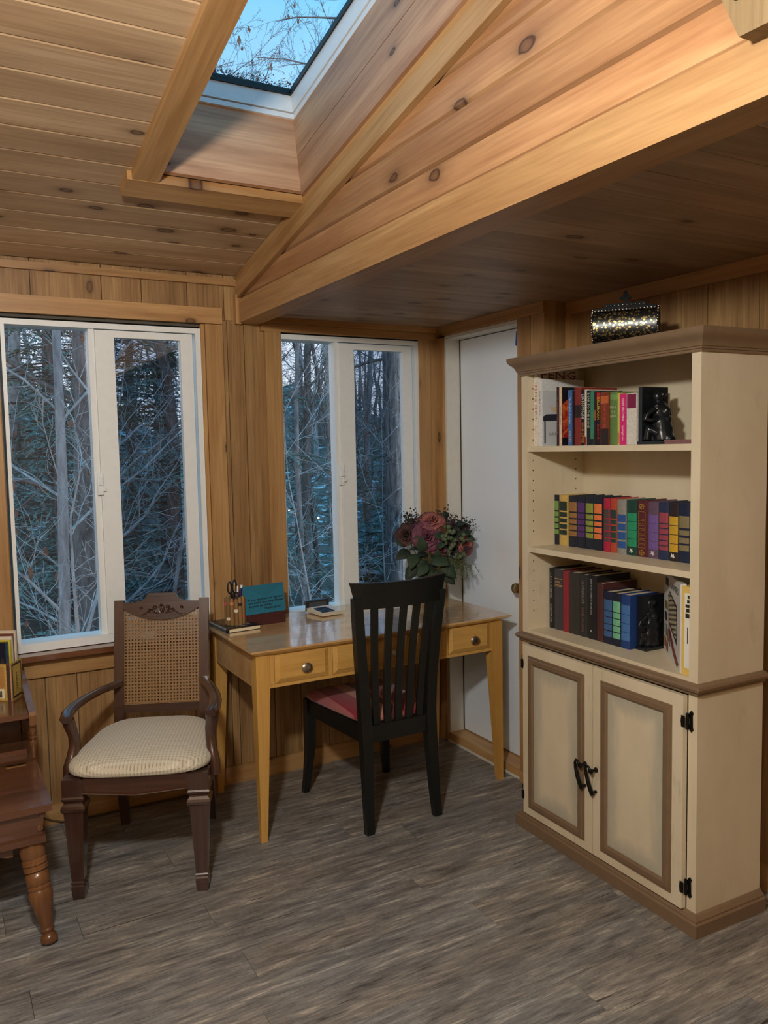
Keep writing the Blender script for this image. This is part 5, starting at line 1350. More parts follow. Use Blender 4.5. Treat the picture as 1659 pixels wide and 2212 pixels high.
def stripe_mat():
    m, nt, bs = new_mat('striped_velvet')
    tc = nt.nodes.new('ShaderNodeTexCoord'); sp = nt.nodes.new('ShaderNodeSeparateXYZ'); nt.links.new(tc.outputs['Generated'], sp.inputs[0])
    cr_, pk_, pe_, bu_ = srgb(132, 20, 44), srgb(160, 88, 88), srgb(182, 118, 98), srgb(84, 22, 34)
    nt.links.new(ramp(nt, sp.outputs['X'], [(0, pk_), (.10, cr_), (.30, pe_), (.44, bu_), (.52, pe_), (.58, cr_), (.72, pk_), (.78, cr_), (.90, pe_)], 'CONSTANT'), bs.inputs[0])
    bs.inputs['Roughness'].default_value = .75; bs.inputs['Sheen Weight'].default_value = .3
    return m
cu = MB(); rings = []
for inset, zz in ((.010, .4185), (.0, .428), (.0, .440), (.010, .450), (.035, .459), (.08, .464), (.13, .465)):
    ring_ = []
    for i in range(40):
        a = 2 * PI * i / 40; c_, s_ = math.cos(a), math.sin(a)
        ex = math.copysign(abs(c_) ** .24, c_); ey = math.copysign(abs(s_) ** .24, s_)
        yy = .268 + ey * (.232 - inset); wd = .152 + .056 * (yy - .036) / .464
        ring_.append(cu.bm.verts.new((ex * (wd - inset), yy, zz)))
    rings.append(ring_)
for a, b in zip(rings[:-1], rings[1:]):
    for i in range(40): cu.bm.faces.new((a[i], a[(i + 1) % 40], b[(i + 1) % 40], b[i]))
cu.bm.faces.new(rings[0][::-1]); cu.bm.faces.new(rings[-1])
cu.build('seat_cushion', stripe_mat(), bc, smooth=180)

# ------------------------------------------------------------------ two-tier end table at the left
et = thing('end_table', 'two tier reddish wood end table with turned legs and a side gallery', 'table', (-2.32, -.45, 0), 0)
ex = lambda x: x + 2.32
ey = lambda y: y + .45
ZT = .432
X0, X1, Y0, Y1 = -2.66, -1.972, -.852, -.055
MB().box(ex(X0), ex(X1), ey(Y0), ey(Y1), .410, ZT).build('table_top', cherry_x, et, .006)
# flared apron box: wider at the bottom ledge
m = MB()
m.hexa([(ex(X0 + .030), ey(Y0 + .030), .332), (ex(X1 - .030), ey(Y0 + .030), .332), (ex(X1 - .030), ey(Y1 - .03), .332), (ex(X0 + .030), ey(Y1 - .03), .332), (ex(X0 + .020), ey(Y0 + .022), .4095), (ex(X1 - .020), ey(Y0 + .022), .4095), (ex(X1 - .020), ey(Y1 - .02), .4095), (ex(X0 + .020), ey(Y1 - .02), .4095)])
m.build('apron', cherry_x, et, .002)
MB().box(ex(X0 + .014), ex(X1 - .022), ey(Y0 + .010), ey(Y1 - .016), .312, .3315).build('ledge_moulding', cherry_x, et, .005)
for zz, xx in ((.394, -2.000), (.352, -2.008)):
    MB().lathe([(.0105, 0), (.0095, .004), (.005, .006)], (0, 0, 0), 14, Matrix.Translation((ex(xx), ey(Y0 + .0225 + (.41 - zz) * .105), zz)) @ Matrix.Rotation(PI / 2, 4, 'X')).build('dowel_button', cherry_x, et, smooth=50)
# scalloped skirt under the ledge
sk = [(ex(X0 + .08), .3115), (ex(-2.085), .3115), (ex(-2.085), .272)]
for i in range(9):
    t = i / 8; sk.append((ex(-2.10 - .10 * t), .272 + .022 * math.sin(PI * t * .5)))
for i in range(1, 9):
    t = i / 8; sk.append((ex(-2.20 - .30 * t), .294 - .010 * t))
sk.append((ex(X0 + .08), .275))
MB().prism(sk, 'y', ey(Y0 + .045), ey(Y0 + .062)).build('skirt', cherry_x, et)
lp = [(.0, 0), (.013, .001), (.024, .009), (.0255, .018), (.022, .029), (.015, .035), (.018, .039), (.0195, .044), (.016, .049), (.018, .060), (.026, .10), (.0345, .135), (.036, .150), (.032, .162), (.0345, .166), (.0345, .171), (.030, .175), (.034, .181), (.0362, .195), (.034, .208), (.028, .216), (.036, .219), (.036, .231), (.032, .234), (.037, .237), (.037, .250), (.033, .254), (.0375, .262), (.0385, .29), (.0375, .318)]
for fx_, fy_, tx_, ty_ in ((-2.000, -.868, -2.035, -.790), (-2.62, -.868, -2.59, -.790), (-2.000, -.045, -2.035, -.125), (-2.62, -.045, -2.59, -.125)):
    d = Vector((tx_ - fx_, ty_ - fy_, .318)); L = d.length
    Mx = Matrix.Translation((ex(fx_), ey(fy_), 0.001)) @ frame_to(d)
    MB().lathe([(max(r_, .004), z_ * L / .318) for r_, z_ in lp], (0, 0, 0), 24, Mx).build('leg', cherry_z, et, smooth=40)
# upper tier with back, side gallery rail and turned spindle
MB().box(ex(X0 + .03), ex(-1.9885), ey(-.425), ey(-.060), .578, .598).build('upper_shelf', cherry_x, et, .004)
MB().box(ex(X0 + .03), ex(-1.995), ey(-.140), ey(-.125), ZT + .0002, .5775).build('back_board', cherry_x, et)
MB().box(ex(X0 + .03), ex(-1.995), ey(-.36), ey(-.345), ZT + .0002, .450).build('inner_lip', cherry_x, et, .002)
gp = [(-.060, .545), (-.432, .545), (-.440, .556), (-.440, .590), (-.432, .602), (-.40, .607), (-.34, .617), (-.28, .632), (-.22, .645), (-.15, .651), (-.12, .660), (-.10, .672), (-.060, .672)]
MB().prism([(ey(a), b) for a, b in gp], 'x', ex(-1.9880), ex(-1.9655)).build('gallery_rail', cherry_z, et, .004)
MB().box(ex(-1.9880), ex(-1.9655), ey(-.115), ey(-.065), ZT + .0002, .5448).build('rear_upright', cherry_z, et)
sp_ = [(.007, 0), (.010, .006), (.0085, .016), (.012, .040), (.0145, .056), (.010, .066), (.0135, .071), (.0135, .076), (.009, .080), (.013, .092), (.0135, .104), (.011, .112), (.0095, .1125)]
MB().lathe(sp_, (ex(-1.977), ey(-.415), ZT + .0002), 14).build('spindle', cherry_z, et, smooth=45)
MB().box(ex(-2.072), ex(-2.008), ey(-.4705), ey(-.4575), ZT + .0002, ZT + .003).build('brass_strip', metal_brass, et, .0012)

# ------------------------------------------------------------------ box with discs on the end table
zb = .5984
bx = thing('cardboard_box', 'open cardboard box with printed gold border on the end table', 'box', (-2.0235, -.245, zb), R(-29))
kraft = plain('box_amber', srgb(176, 128, 70), .55, mottle=.12); goldp = plain('box_gold', srgb(190, 164, 84), .45, mottle=.25, mscale=150); dkp = plain('box_brown', srgb(70, 50, 42), .5); pinkp = plain('box_edge', srgb(196, 150, 130), .6); insd = plain('box_inside', srgb(120, 100, 84), .7)
HB = .139; DB = .088; WB = .30
MB().box(-WB, 0, 0, .003, 0, HB).build('front_panel', kraft, bx)
MB().box(-.003, 0, .0031, DB, 0, HB).build('side_panel', goldp, bx)
MB().box(-WB, -.0031, DB - .003, DB, 0, HB).box(-WB, -WB + .003, .0031, DB - .0031, 0, HB).box(-WB + .0031, -.0031, .0031, DB - .0031, 0, .003).build('inner_panels', insd, bx)
MB().box(-WB, -.0175, -.0006, -.0001, .002, .0085).box(-WB, -.0175, -.0006, -.0001, HB - .013, HB - .006).box(-.0255, -.018, -.0007, -.0001, .0086, HB - .0131).build('gold_border', goldp, bx)
MB().box(-.0170, -.0045, -.0006, -.0001, .001, HB - .001).build('dark_border', dkp, bx)
MB().box(-.0030, .0004, -.0006, -.0001, 0, HB).build('pink_edge', pinkp, bx)
sp2 = MB()
sp2.box(.0001, .0006, .012, DB - .012, HB - .014, HB - .006).box(.0001, .0006, .012, DB - .012, .006, .014).box(.0001, .0006, .006, .0118, .006, HB - .006).box(.0001, .0006, DB - .0118, DB - .006, .006, HB - .006)
sp2.build('side_border', dkp, bx)
for k in range(7):
    MB().box(.0001, .0006, .038, .046, .034 + k * .0095, .040 + k * .0095).build('side_print', plain('print_green', srgb(96, 88, 40), .5), bx)
bl = MB().box(-.130, -.0275, -.0012, -.0007, .010, .046).build('barcode_label', plain('label_cream', srgb(222, 214, 180), .5), bx, .0001)
r2 = random.Random(3); xx = -.126
while xx < -.038:
    w_ = r2.choice((.0012, .0018, .0026, .0034)); MB().box(xx, xx + w_, -.0016, -.0013, .014, .038).build('bar', lt, bl); xx += w_ + r2.choice((.0012, .002, .0028))
def case_(name, label, cat, x1, w_, y_, h_, thick, colf, tilt=0, edge=None, extra=None):
    ca_, sa_ = math.cos(R(-29)), math.sin(R(-29))
    t = thing(name, label, cat, (-2.0235 + x1 * ca_ - y_ * sa_, -.245 + x1 * sa_ + y_ * ca_, zb + .0034), R(-29))
    MB().box(-w_, 0, 0, thick, 0, h_).build('case', colf, t, .001)
    if edge: MB().box(-.006, .0004, -.0006, thick + .0004, .002, h_ - .002).build('case_edge', edge, t)
    if extra: extra(t)
    return t
nav = plain('case_navy', srgb(22, 30, 48), .22)
def art(t):
    mk = lambda nm, pts, c, o_: MB().prism(pts, 'y', -.0009 - o_, -.0003 - o_).build(nm, plain(nm, srgb(*c), .35), t)
    mk('cover_glow', [(-.118, .060), (-.060, .060), (-.050, .090), (-.080, .118), (-.118, .118)], (168, 148, 136), 0)
    mk('cover_figure', [(-.056, .012), (-.016, .030), (-.012, .150), (-.020, .158), (-.034, .120), (-.052, .112), (-.058, .090), (-.078, .060)], (44, 40, 48), .0007)
    mk('cover_figure', [(-.118, .012), (-.050, .012), (-.06, .06), (-.07, .08), (-.118, .070)], (26, 24, 28), .0009)
    for k in range(9):
        x_ = -.105 + k * .0105; mk('white_fleck', [(x_, .072 + .004 * (k % 3)), (x_ + .005, .071 + .004 * (k % 3)), (x_ + .006, .080 + .003 * (k % 2)), (x_ + .001, .079)], (226, 220, 210), .0018)
    mk('cover_flame', [(-.118, .012), (-.066, .012), (-.084, .034), (-.118, .046)], (170, 136, 86), .0018)
    letters('PISTOL', .021, (-.045, -.0012, .158), (1, 0, 0), (0, 0, 1), ink((206, 120, 84)), t, .078, 'RIGHT')
    letters('THE', .010, (-.045, -.0012, .177), (1, 0, 0), (0, 0, 1), ink((206, 200, 190)), t, .02, 'RIGHT')
case_('disc_case', 'navy disc case with an orange title at the front of the cardboard box', 'disc case', -.012, .135, .0045, .214, .012, nav, 2, plain('case_blue', srgb(44, 66, 96), .2), art)
case_('disc_case', 'bright yellow disc case second in the cardboard box', 'disc case', -.0075, .135, .0185, .218, .012, plain('case_yellow', srgb(214, 200, 60), .35), 2)
case_('disc_case', 'white disc case third in the cardboard box', 'disc case', -.009, .135, .0325, .228, .013, plain('case_white', srgb(214, 206, 196), .35), 2, plain('case_white2', srgb(226, 220, 206), .3))
case_('disc_case', 'maroon topped disc case in the cardboard box', 'disc case', -.010, .135, .0475, .235, .011, plain('case_maroon', srgb(110, 52, 48), .35), 2)
case_('disc_case', 'pale disc case at the back of the cardboard box, tallest', 'disc case', -.0055, .140, .0605, .244, .012, plain('case_cream', srgb(216, 204, 176), .35), 2)

# ------------------------------------------------------------------ outside: ground, woods, a far deck with small lights
def ground_h(x, y):
    z = -1.15 + .10 * math.sin(x * .7 + 1) * math.cos(y * .5) + .05 * math.sin(x * 2.1) * math.sin(y * 1.7)
    if y > 24: z += (y - 24) * .20 * (1 + .25 * math.sin(x * .35 + .8) + .12 * math.sin(x * .9))
    if x < 0 and y > 6: z += min(1.2, (y - 6) * .06) * min(1, -x / 4)
    return z
V, F = [], []
gx = [-24 + i * 1.0 for i in range(75)]; gy_ = [.3 + j * .9 for j in range(60)]
for y in gy_:
    for x in gx: V.append((x, y, ground_h(x, y)))
for j in range(len(gy_) - 1):
    for i in range(len(gx) - 1):
        a = j * len(gx) + i; F.append((a, a + 1, a + 1 + len(gx), a + len(gx)))
def litter():
    m, nt, bs = new_mat('leaf_litter'); c, src = coords(nt, (3.2, 3.2, 3.2), False)
    n = N(nt, 'ShaderNodeTexNoise', i_Scale=3.0, i_Detail=8.0, i_Roughness=.75); nt.links.new(c, n.inputs['Vector'])
    col = ramp(nt, n.outputs['Fac'], [(.3, srgb(56, 44, 38)), (.55, srgb(122, 100, 88)), (.75, srgb(164, 144, 132))])
    n2 = N(nt, 'ShaderNodeTexNoise', i_Scale=.55, i_Detail=6.0, i_Roughness=.7); nt.links.new(c, n2.inputs['Vector'])
    col = mixc(nt, col, srgb(226, 232, 240), ramp(nt, n2.outputs['Fac'], [(.565, (0, 0, 0)), (.61, (.95, .95, .95))]))
    nt.links.new(col, bs.inputs[0]); bs.inputs['Roughness'].default_value = .9
    return m
gr = raw('forest_floor', V, F, litter(), None, True); gr['kind'] = 'structure'

def bark(name, c1, c2, sc=(6, 6, 1.4)):
    m, nt, bs = new_mat(name); c, _ = coords(nt, tuple(3 * s for s in sc))
    n = N(nt, 'ShaderNodeTexNoise', i_Scale=1.0, i_Detail=5.0, i_Roughness=.65); nt.links.new(c, n.inputs['Vector'])
    nt.links.new(ramp(nt, n.outputs['Fac'], [(.35, c1), (.62, c2)]), bs.inputs[0]); bs.inputs['Roughness'].default_value = .9
    return m
bark_grey = bark('bark_grey', srgb(126, 116, 114), srgb(176, 166, 162)); bark_dark = bark('bark_dark', srgb(90, 78, 74), srgb(138, 122, 114)); bark_pale = bark('bark_pale', srgb(150, 142, 138), srgb(206, 198, 194)); bark_hem = bark('bark_furrowed', srgb(62, 54, 52), srgb(156, 142, 136), (14, 14, 2.4))
needle = petal_mat('needles', srgb(108, 120, 104), srgb(144, 154, 136)); needle_haze = petal_mat('needles_hazed', srgb(126, 136, 126), srgb(160, 168, 158)); deadleaf = petal_mat('dead_leaf', srgb(110, 72, 54), srgb(150, 104, 80))  # far evergreens get paler needles: distance haze put into their colour

def rtube(V, F, pts, rads, n):
    m = len(pts); prev = None; b0 = len(V)
    for k in range(m):
        a, b = pts[max(k - 1, 0)], pts[min(k + 1, m - 1)]
        t = (b - a).normalized()
        if prev is None: u = t.cross(Vector((.31, .9, .2))).normalized()
        else:
            u = prev - t * prev.dot(t); u = u.normalized() if u.length > 1e-6 else t.orthogonal().normalized()
        prev = u; w = t.cross(u); r_ = rads[k]; p = pts[k]
        for i in range(n):
            an = 2 * PI * i / n; q = p + u * (math.cos(an) * r_) + w * (math.sin(an) * r_); V.append((q.x, q.y, q.z))
    for k in range(m - 1):
        for i in range(n):
            a = b0 + k * n + i; b = b0 + k * n + (i + 1) % n; F.append((a, b, b + n, a + n))
def limb(V, F, p, d, L, r, depth, rg, spec, wander=.18, rise=.05):
    segs, n, kids, klen, kang, kstart = spec[depth]
    pts = [p]; q = p; dd = d.normalized(); st = L / segs
    for k in range(segs):
        dd = (dd + Vector((rg.gauss(0, wander), rg.gauss(0, wander), rg.gauss(rise, wander * .7)))).normalized(); q = q + dd * st; pts.append(q)
    rads = [max(r * (1 - .86 * k / segs), .0018 if depth > 1 else .003) for k in range(segs + 1)]
    rtube(V, F, pts, rads, n)
    if depth + 1 >= len(spec): return
    for k in range(kids):
        t = kstart + (1 - kstart) * (k + rg.random()) / kids; i = min(int(t * segs), segs - 1); f = t * segs - i
        b = pts[i].lerp(pts[i + 1], f); ax = (pts[i + 1] - pts[i]).normalized()
        side = ax.orthogonal().normalized(); side.rotate(Matrix.Rotation(rg.uniform(0, 2 * PI), 3, ax))
        a = kang * rg.uniform(.7, 1.3); nd = ax * math.cos(a) + side * math.sin(a)
        limb(V, F, b, nd, L * klen * rg.uniform(.6, 1.2) * (1 - .45 * t), max(rads[i] * .5, .0028), depth + 1, rg, spec, wander, rise)
def bare_tree(name, label, x, y, h, r, seed, mat, group=None, lean=(0, 0), spec=None, leaves=0, cat='tree', wander=.07, branchmat=None, zb=None):
    rg = random.Random(seed); base = Vector((x, y, (ground_h(x, y) if zb is None else zb) - .05))
    t = thing(name, label, cat, base, rg.uniform(0, .01), group)
    spec = spec or [(9, 8, 16, .42, 1.0, .18), (5, 5, 5, .5, .8, .15), (4, 4, 4, .55, .7, .1), (3, 3, 0, 0, 0, 0)]
    V, F = [], []
    segs = spec[0][0]; d = Vector((lean[0], lean[1], 1)); pts = [Vector((0, 0, 0))]; q = Vector((0, 0, 0)); dd = d.normalized()
    for k in range(segs):
        dd = (dd + Vector((rg.gauss(0, wander), rg.gauss(0, wander), .05))).normalized(); q = q + dd * h / segs; pts.append(q)
    rads = [r * (1 - .82 * (k / segs) ** 1.2) for k in range(segs + 1)]
    rtube(V, F, pts, rads, spec[0][1] + 4); raw('trunk', V, F, mat, t, True)
    V, F = [], []
    _, _, kids, klen, kang, kstart = spec[0]
    for k in range(kids):
        tt = kstart + (1 - kstart) * (k + rg.random()) / kids; i = min(int(tt * segs), segs - 1); f = tt * segs - i
        b = pts[i].lerp(pts[i + 1], f); a = rg.uniform(0, 2 * PI); el = kang * rg.uniform(.75, 1.2)
        nd = Vector((math.cos(a) * math.sin(el), math.sin(a) * math.sin(el), math.cos(el)))
        limb(V, F, b, nd, h * klen * rg.uniform(.6, 1.1) * (1 - .5 * tt), max(rads[i] * .27, .004), 1, rg, spec, .19, .03)
    o = raw('branches', V, F, branchmat or mat, t, True); o['kind'] = 'stuff'
    if leaves:
        LV_, LF_ = [], []
        for k in range(leaves):
            p = Vector(V[rg.randrange(len(V))]); u = Vector((rg.gauss(0, 1), rg.gauss(0, 1), 0)).normalized() * .022; dn = Vector((rg.gauss(0, .01), rg.gauss(0, .01), -.07 - .03 * rg.random()))
            b0 = len(LV_)
            for q in (p - u * .3, p + u * .3, p + dn * .5 + u, p + dn, p + dn * .5 - u): LV_.append(tuple(q))
            LF_.append((b0, b0 + 1, b0 + 2, b0 + 3, b0 + 4))
        o = raw('dead_leaves', LV_, LF_, deadleaf, t); o['kind'] = 'stuff'
    return t
def hemlock(label, x, y, h, r, seed, nb=64, group=None, mat=None, low=.06, spread=.34, name='hemlock_tree', dens=13):
    rg = random.Random(seed); base = Vector((x, y, ground_h(x, y) - .05)); t = thing(name, label, 'tree', base, 0, group)
    V, F = [], []
    pts = [Vector((rg.gauss(0, .02) * k, rg.gauss(0, .02) * k, h * k / 8)) for k in range(9)]
    rtube(V, F, pts, [r * (1 - .9 * k / 8) + .008 for k in range(9)], 10); raw('trunk', V, F, bark_dark, t, True)
    BV, BF, NV_, NF_ = [], [], [], []
    for k in range(nb):
        f = low + (1 - low) * (k + rg.random()) / nb; z_ = h * f
        L = h * spread * (1.05 - f) ** .8 * rg.uniform(.55, 1.15); a = rg.uniform(0, 2 * PI)
        d = Vector((math.cos(a), math.sin(a), rg.uniform(-.05, .25))); p = Vector((0, 0, z_)); br_ = [p]; dd = d
        for s_ in range(5):
            dd = (dd + Vector((rg.gauss(0, .08), rg.gauss(0, .08), -.09))).normalized(); p = p + dd * L / 5; br_.append(p)
        rtube(BV, BF, br_, [.012 * (1 - .8 * i / 5) * (1 + L * .3) for i in range(6)], 3)
        for s_ in range(dens):
            tt = .12 + .88 * s_ / (dens - 1); i = min(int(tt * 5), 4); b = br_[i].lerp(br_[i + 1], tt * 5 - i); ax = (br_[i + 1] - br_[i]).normalized(); sd = ax.cross(Vector((0, 0, 1))).normalized()
            for s2 in (-1, 1):
                ln = L * .30 * (1.1 - tt * .7) * rg.uniform(.6, 1.2) + .05
                e = b + (ax * .65 + sd * s2 * rg.uniform(.5, 1.0) + Vector((0, 0, rg.uniform(-.35, .05)))).normalized() * ln
                w_ = (e - b).cross(Vector((rg.gauss(0, .4), rg.gauss(0, .4), 1))).normalized() * (.018 + .02 * ln)
                # a frond: toothed sliver of needles
                for j in range(4):
                    c0 = b.lerp(e, j / 4); c1 = b.lerp(e, (j + 1) / 4); q0 = len(NV_); wj = w_ * (1.3 - .25 * j) * (1 if j % 2 else .65)
                    for q in (c0 - wj * .35, c0 + wj, c1, c0 - wj): NV_.append((q.x, q.y, q.z))
                    NF_.append((q0, q0 + 1, q0 + 2)); NF_.append((q0, q0 + 2, q0 + 3))
    o = raw('boughs', BV, BF, bark_dark, t); o['kind'] = 'stuff'
    o = raw('foliage', NV_, NF_, mat or needle, t); o['kind'] = 'stuff'
    return t
def sx_(y, s): return -2.245 + (y + 3.454) * s
thin = [(8, 5, 13, .40, .95, .12), (5, 4, 5, .55, .75, .1), (4, 3, 4, .6, .7, .1), (3, 3, 0, 0, 0, 0)]
# first window
bare_tree('bare_tree', 'slender grey leaning trunk close outside the left pane of the wider window', sx_(3.0, .123), 3.0, 6.5, .050, 21, bark_grey, None, (.045, .01), thin, 26, wander=.02, branchmat=bark_pale)
bare_tree('bare_tree', 'dark trunk with dead leaves behind the slender grey one', sx_(5.4, .155), 5.4, 8.5, .15, 22, bark_dark, None, (.0, .0), thin, 240, wander=.03)
bare_tree('birch_tree', 'pale birch trunk rising low beside the first window mullion', sx_(4.6, .166), 4.6, 5.2, .075, 23, bark_pale, None, (-.05, 0), thin, 0, wander=.05)
bare_tree('sapling', 'pale forked sapling low in the left pane of the wider window', sx_(2.4, .150), 2.4, 2.7, .022, 24, bark_pale, None, (-.12, .0), [(7, 4, 12, .6, .9, .12), (5, 4, 5, .6, .7, .1), (4, 3, 4, .6, .7, .1), (3, 3, 0, 0, 0, 0)], 0, 'sapling', .10)
bare_tree('sapling', 'leaning pale sapling at the left edge of the wider window', sx_(2.8, .095), 2.8, 3.0, .02, 25, bark_pale, None, (.10, .02), [(7, 4, 11, .55, .9, .12), (5, 4, 5, .6, .7, .1), (4, 3, 3, .6, .7, .1), (3, 3, 0, 0, 0, 0)], 16, 'sapling', .10)
bare_tree('sapling', 'thin sapling behind the screened pane of the wider window', sx_(3.4, .245), 3.4, 3.6, .024, 26, bark_grey, None, (.06, .0), [(7, 4, 13, .5, 1.0, .15), (5, 4, 5, .6, .7, .1), (4, 3, 4, .6, .7, .1), (3, 3, 0, 0, 0, 0)], 10, 'sapling', .08)
# second window
def big_trunk():
    x, y = sx_(4.6, .585), 4.6; rg = random.Random(77)
    t = thing('old_hemlock', 'thick furrowed trunk behind the right pane of the narrower window', 'tree', (x, y, ground_h(x, y) - .1), 0)
    V, F = [], []; n = 44; H_ = 13.0; rows = 80; ph = [rg.uniform(-1, 1) for _ in range(n)]
    for k in range(rows):
        z_ = H_ * (k / (rows - 1)) ** 1.6; r0 = .185 * (1 - .55 * z_ / H_) + .10 * math.exp(-z_ / .35)
        for i in range(n):
            if k % 3 == 0: ph[i] = .5 * ph[i] + .5 * rg.uniform(-1, 1)
            a = 2 * PI * i / n; r_ = r0 * (1 + .055 * ph[i] + .03 * (i % 2)); V.append((r_ * math.cos(a), r_ * math.sin(a), z_))
    for k in range(rows - 1):
        for i in range(n): F.append((k * n + i, k * n + (i + 1) % n, (k + 1) * n + (i + 1) % n, (k + 1) * n + i))
    raw('trunk', V, F, bark_hem, t)
    V, F = [], []
    for k in range(9):
        a = rg.uniform(0, 2 * PI); z_ = 1.6 + k * .75; limb(V, F, Vector((0, 0, z_)), Vector((math.cos(a), math.sin(a), -.1)), rg.uniform(.9, 1.8), .020, 1, rg, thin, .14, -.02)
    o = raw('dead_boughs', V, F, bark_dark, t, True); o['kind'] = 'stuff'
big_trunk()
bare_tree('sapling', 'pale twiggy sapling behind the left pane of the narrower window', sx_(3.2, .455), 3.2, 3.0, .011, 27, bark_pale, None, (-.10, .0), [(7, 4, 14, .55, 1.0, .12), (5, 4, 5, .6, .7, .1), (4, 3, 4, .6, .7, .1), (3, 3, 0, 0, 0, 0)], 0, 'sapling', .09)
bare_tree('sapling', 'grey twiggy sapling in front of the thick furrowed trunk', sx_(3.3, .545), 3.3, 3.2, .011, 28, bark_grey, None, (.08, .0), [(7, 4, 14, .55, 1.0, .12), (5, 4, 5, .6, .7, .1), (4, 3, 4, .6, .7, .1), (3, 3, 0, 0, 0, 0)], 0, 'sapling', .09, bark_pale)
hemlock('drooping dark hemlock behind the left pane of the narrower window', sx_(9.5, .505), 9.5, 3.4, .05, 31, 80, spread=.32)
hemlock('dark hemlock beside the thick furrowed trunk', sx_(8.6, .565), 8.6, 3.2, .06, 32, 80, spread=.4)
hemlock('dark hemlock behind the screened pane of the wider window', sx_(6.2, .262), 6.2, 7.6, .10, 33, 150)
hemlock('dark hemlock behind the left pane of the wider window', sx_(8.2, .13), 8.2, 9.0, .12, 34, 160)
GW = 'evergreens deeper in the woods'
LW = 'dim evergreen deeper in the woods outside the windows'
for k, (s_, y_, h_) in enumerate(((.03, 11, 9), (.09, 13.5, 11), (.175, 11.5, 8.5), (.215, 15, 11), (.30, 12.5, 9), (.36, 10.5, 5), (.43, 14.5, 4.0), (.51, 17, 4.4), (.60, 12.5, 3.9), (.66, 10, 4), (.74, 14, 5), (-.05, 9, 8), (.12, 16, 11), (.25, 18, 11), (.06, 17, 11), (.19, 19, 12))):
    hemlock(LW, sx_(y_, s_), y_, h_, .12, 40 + k, 84, GW, needle_haze, .34 if .22 < s_ < .58 else .03, .33, dens=11)
GB = 'bare trees deeper in the woods'
LB = 'bare grey tree deeper in the woods outside the windows'
far = [(7, 5, 12, .38, .8, .25), (5, 3, 5, .5, .7, .15), (4, 3, 3, .55, .7, .1), (3, 3, 0, 0, 0, 0)]
for k in range(22):
    rg = random.Random(100 + k); y_ = 9 + 1.15 * k + rg.uniform(-.8, .8); s_ = (.06 + .62 * ((k * .382) % 1)); 
    bare_tree('bare_tree', LB, sx_(y_, s_), y_, rg.uniform(8, 11), rg.uniform(.06, .14), 200 + k, bark_grey if k % 3 else bark_pale, GB, (rg.uniform(-.06, .06), 0), far, 0)
for k, (s_, y_, h_) in enumerate(((.405, 8.5, 7), (.43, 6.4, 6), (.455, 10.5, 8), (.48, 9.2, 7.5), (.515, 7.4, 6.5), (.54, 10.8, 8), (.60, 9.8, 7.5), (.64, 7.0, 6.5))):
    bare_tree('bare_tree', LB, sx_(y_, s_), y_, h_, .05, 300 + k, bark_grey if k % 2 else bark_dark, GB, (.03 * (-1) ** k, 0), [(7, 5, 16, .36, .85, .15), (5, 4, 6, .5, .75, .12), (4, 3, 5, .55, .7, .1), (3, 3, 0, 0, 0, 0)], 0)
for k in range(20):
    rg = random.Random(500 + k); y_ = rg.uniform(27, 46); s_ = (.0, .62)[0] + .66 * ((k * .618 + .1) % 1)
    if k % 2: hemlock(LW, sx_(y_, s_), y_, rg.uniform(4.5, 7.5), .12, 520 + k, 40, GW, needle_haze, .05, .30, dens=8)
    else: bare_tree('bare_tree', LB, sx_(y_, s_), y_, rg.uniform(6, 9), .10, 540 + k, bark_grey, GB, (0, 0), far, 0)
for k in range(18):
    rg = random.Random(700 + k); y_ = rg.uniform(34, 50); s_ = .385 + .26 * ((k * .618 + .3) % 1)
    hemlock(LW, sx_(y_, s_), y_, rg.uniform(4.0, 8.0), .12, 720 + k, 36, GW, needle_haze, .05, .30, dens=7)
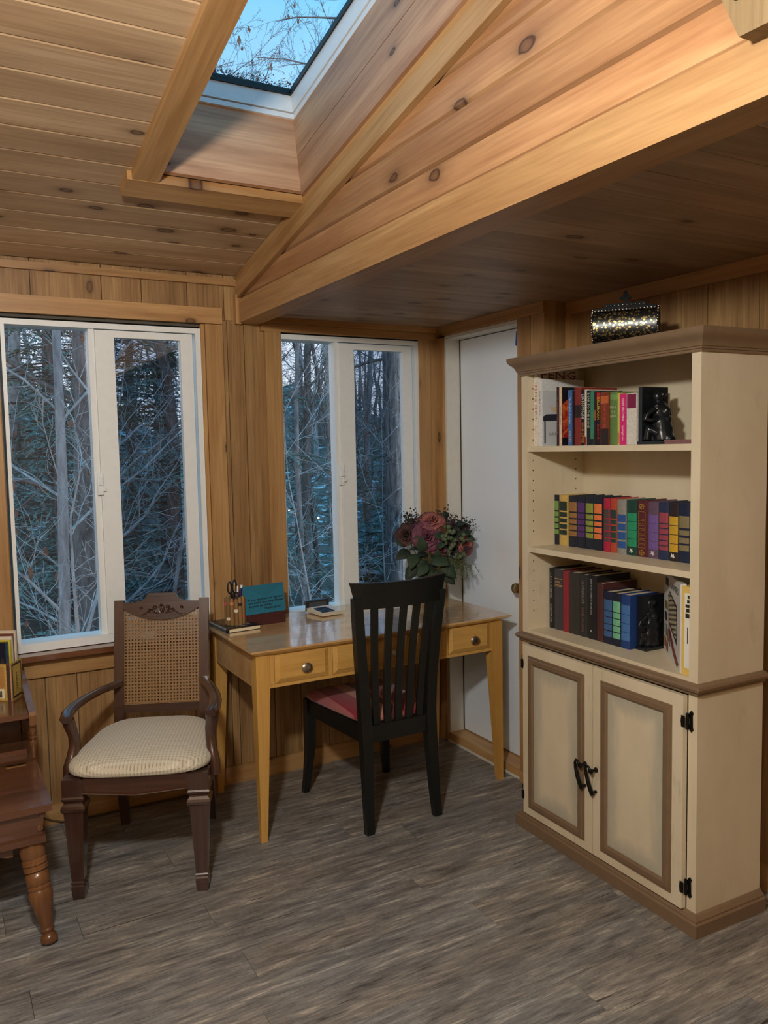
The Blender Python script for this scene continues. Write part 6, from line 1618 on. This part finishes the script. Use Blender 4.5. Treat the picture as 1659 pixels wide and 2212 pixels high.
# tall bare crowns seen through the skylight
crown = [(9, 7, 22, .36, .62, .30), (6, 4, 8, .48, .6, .12), (5, 3, 6, .5, .6, .1), (4, 3, 3, .5, .6, .1), (3, 3, 0, 0, 0, 0)]
bare_tree('bare_tree', 'tall bare tree with fine crown branches seen at the left of the skylight', sx_(7.2, .362), 7.2, 10.8, .09, 61, bark_dark, None, (.02, 0), crown, 60, wander=.04)
bare_tree('bare_tree', 'tall bare tree with a narrow twiggy top seen in the middle of the skylight', sx_(8.4, .435), 8.4, 9.9, .08, 62, bark_dark, None, (.03, 0), crown, 60, wander=.04)
bare_tree('bare_tree', 'tall bare tree whose top twigs fill the lower left corner of the skylight', sx_(8.9, .385), 8.9, 9.6, .08, 63, bark_dark, None, (.0, 0), crown, 90, wander=.05)
# leaf debris resting on the skylight glass
V, F = [], []; rg = random.Random(9)
for k in range(420):
    x = rg.uniform(SX0 + .02, SX1 - .02); t_ = SK0 + .016 + abs(rg.gauss(0, .022)); s_ = rg.uniform(.0015, .005); a = rg.uniform(0, PI); b0 = len(V)
    for q in ((-1, -.4), (1, -.3), (.8, .5), (-.7, .4)):
        V.append((x + s_ * (q[0] * math.cos(a) - q[1] * math.sin(a)), -t_ + s_ * (q[0] * math.sin(a) + q[1] * math.cos(a)), h + .1068 + rg.uniform(0, .002)))
    F.append((b0, b0 + 1, b0 + 2, b0 + 3))
o = raw('leaf_debris', V, F, deadleaf, sky); o['kind'] = 'stuff'
# far deck: railing and string of small lights
rl = thing('deck_railing', 'small white deck railing far off between the trees', 'railing', (sx_(21, .418), 21, -1.22), R(-14))
wr = plain('railing_white', srgb(196, 196, 200), .6)
MB().box(0, .62, -.02, .02, .34, .37).build('top_rail', wr, rl); MB().box(0, .62, -.02, .02, .03, .06).build('bottom_rail', wr, rl)
for k in range(13): MB().box(.01 + k * .05, .028 + k * .05, -.01, .01, .0605, .3395).build('baluster', wr, rl)
bulb = emit('warm_bulb', (1.0, .72, .40, 1), 16.0)
for k, (u_, v_) in enumerate(((.4146, 1085), (.4085, 1103), (.4290, 1103), (.4385, 1100), (.4570, 1103))):
    y_ = 20.5; x_ = sx_(y_, u_); dep = (x_ + 2.245) * .488 + (y_ + 3.454) * .873
    b = thing('string_bulb', 'tiny warm string light glowing far off between the trees', 'light bulb', (x_, y_, 1.495 - (v_ - 955) / 1753 * dep), 0, 'string lights beyond the trees')
    MB().ball((0, 0, 0), .030, 7).build('bulb', bulb, b, smooth=180); MB().lathe([(.012, .026), (.012, .05)], (0, 0, 0), 8).build('bulb_socket', gasket, b)
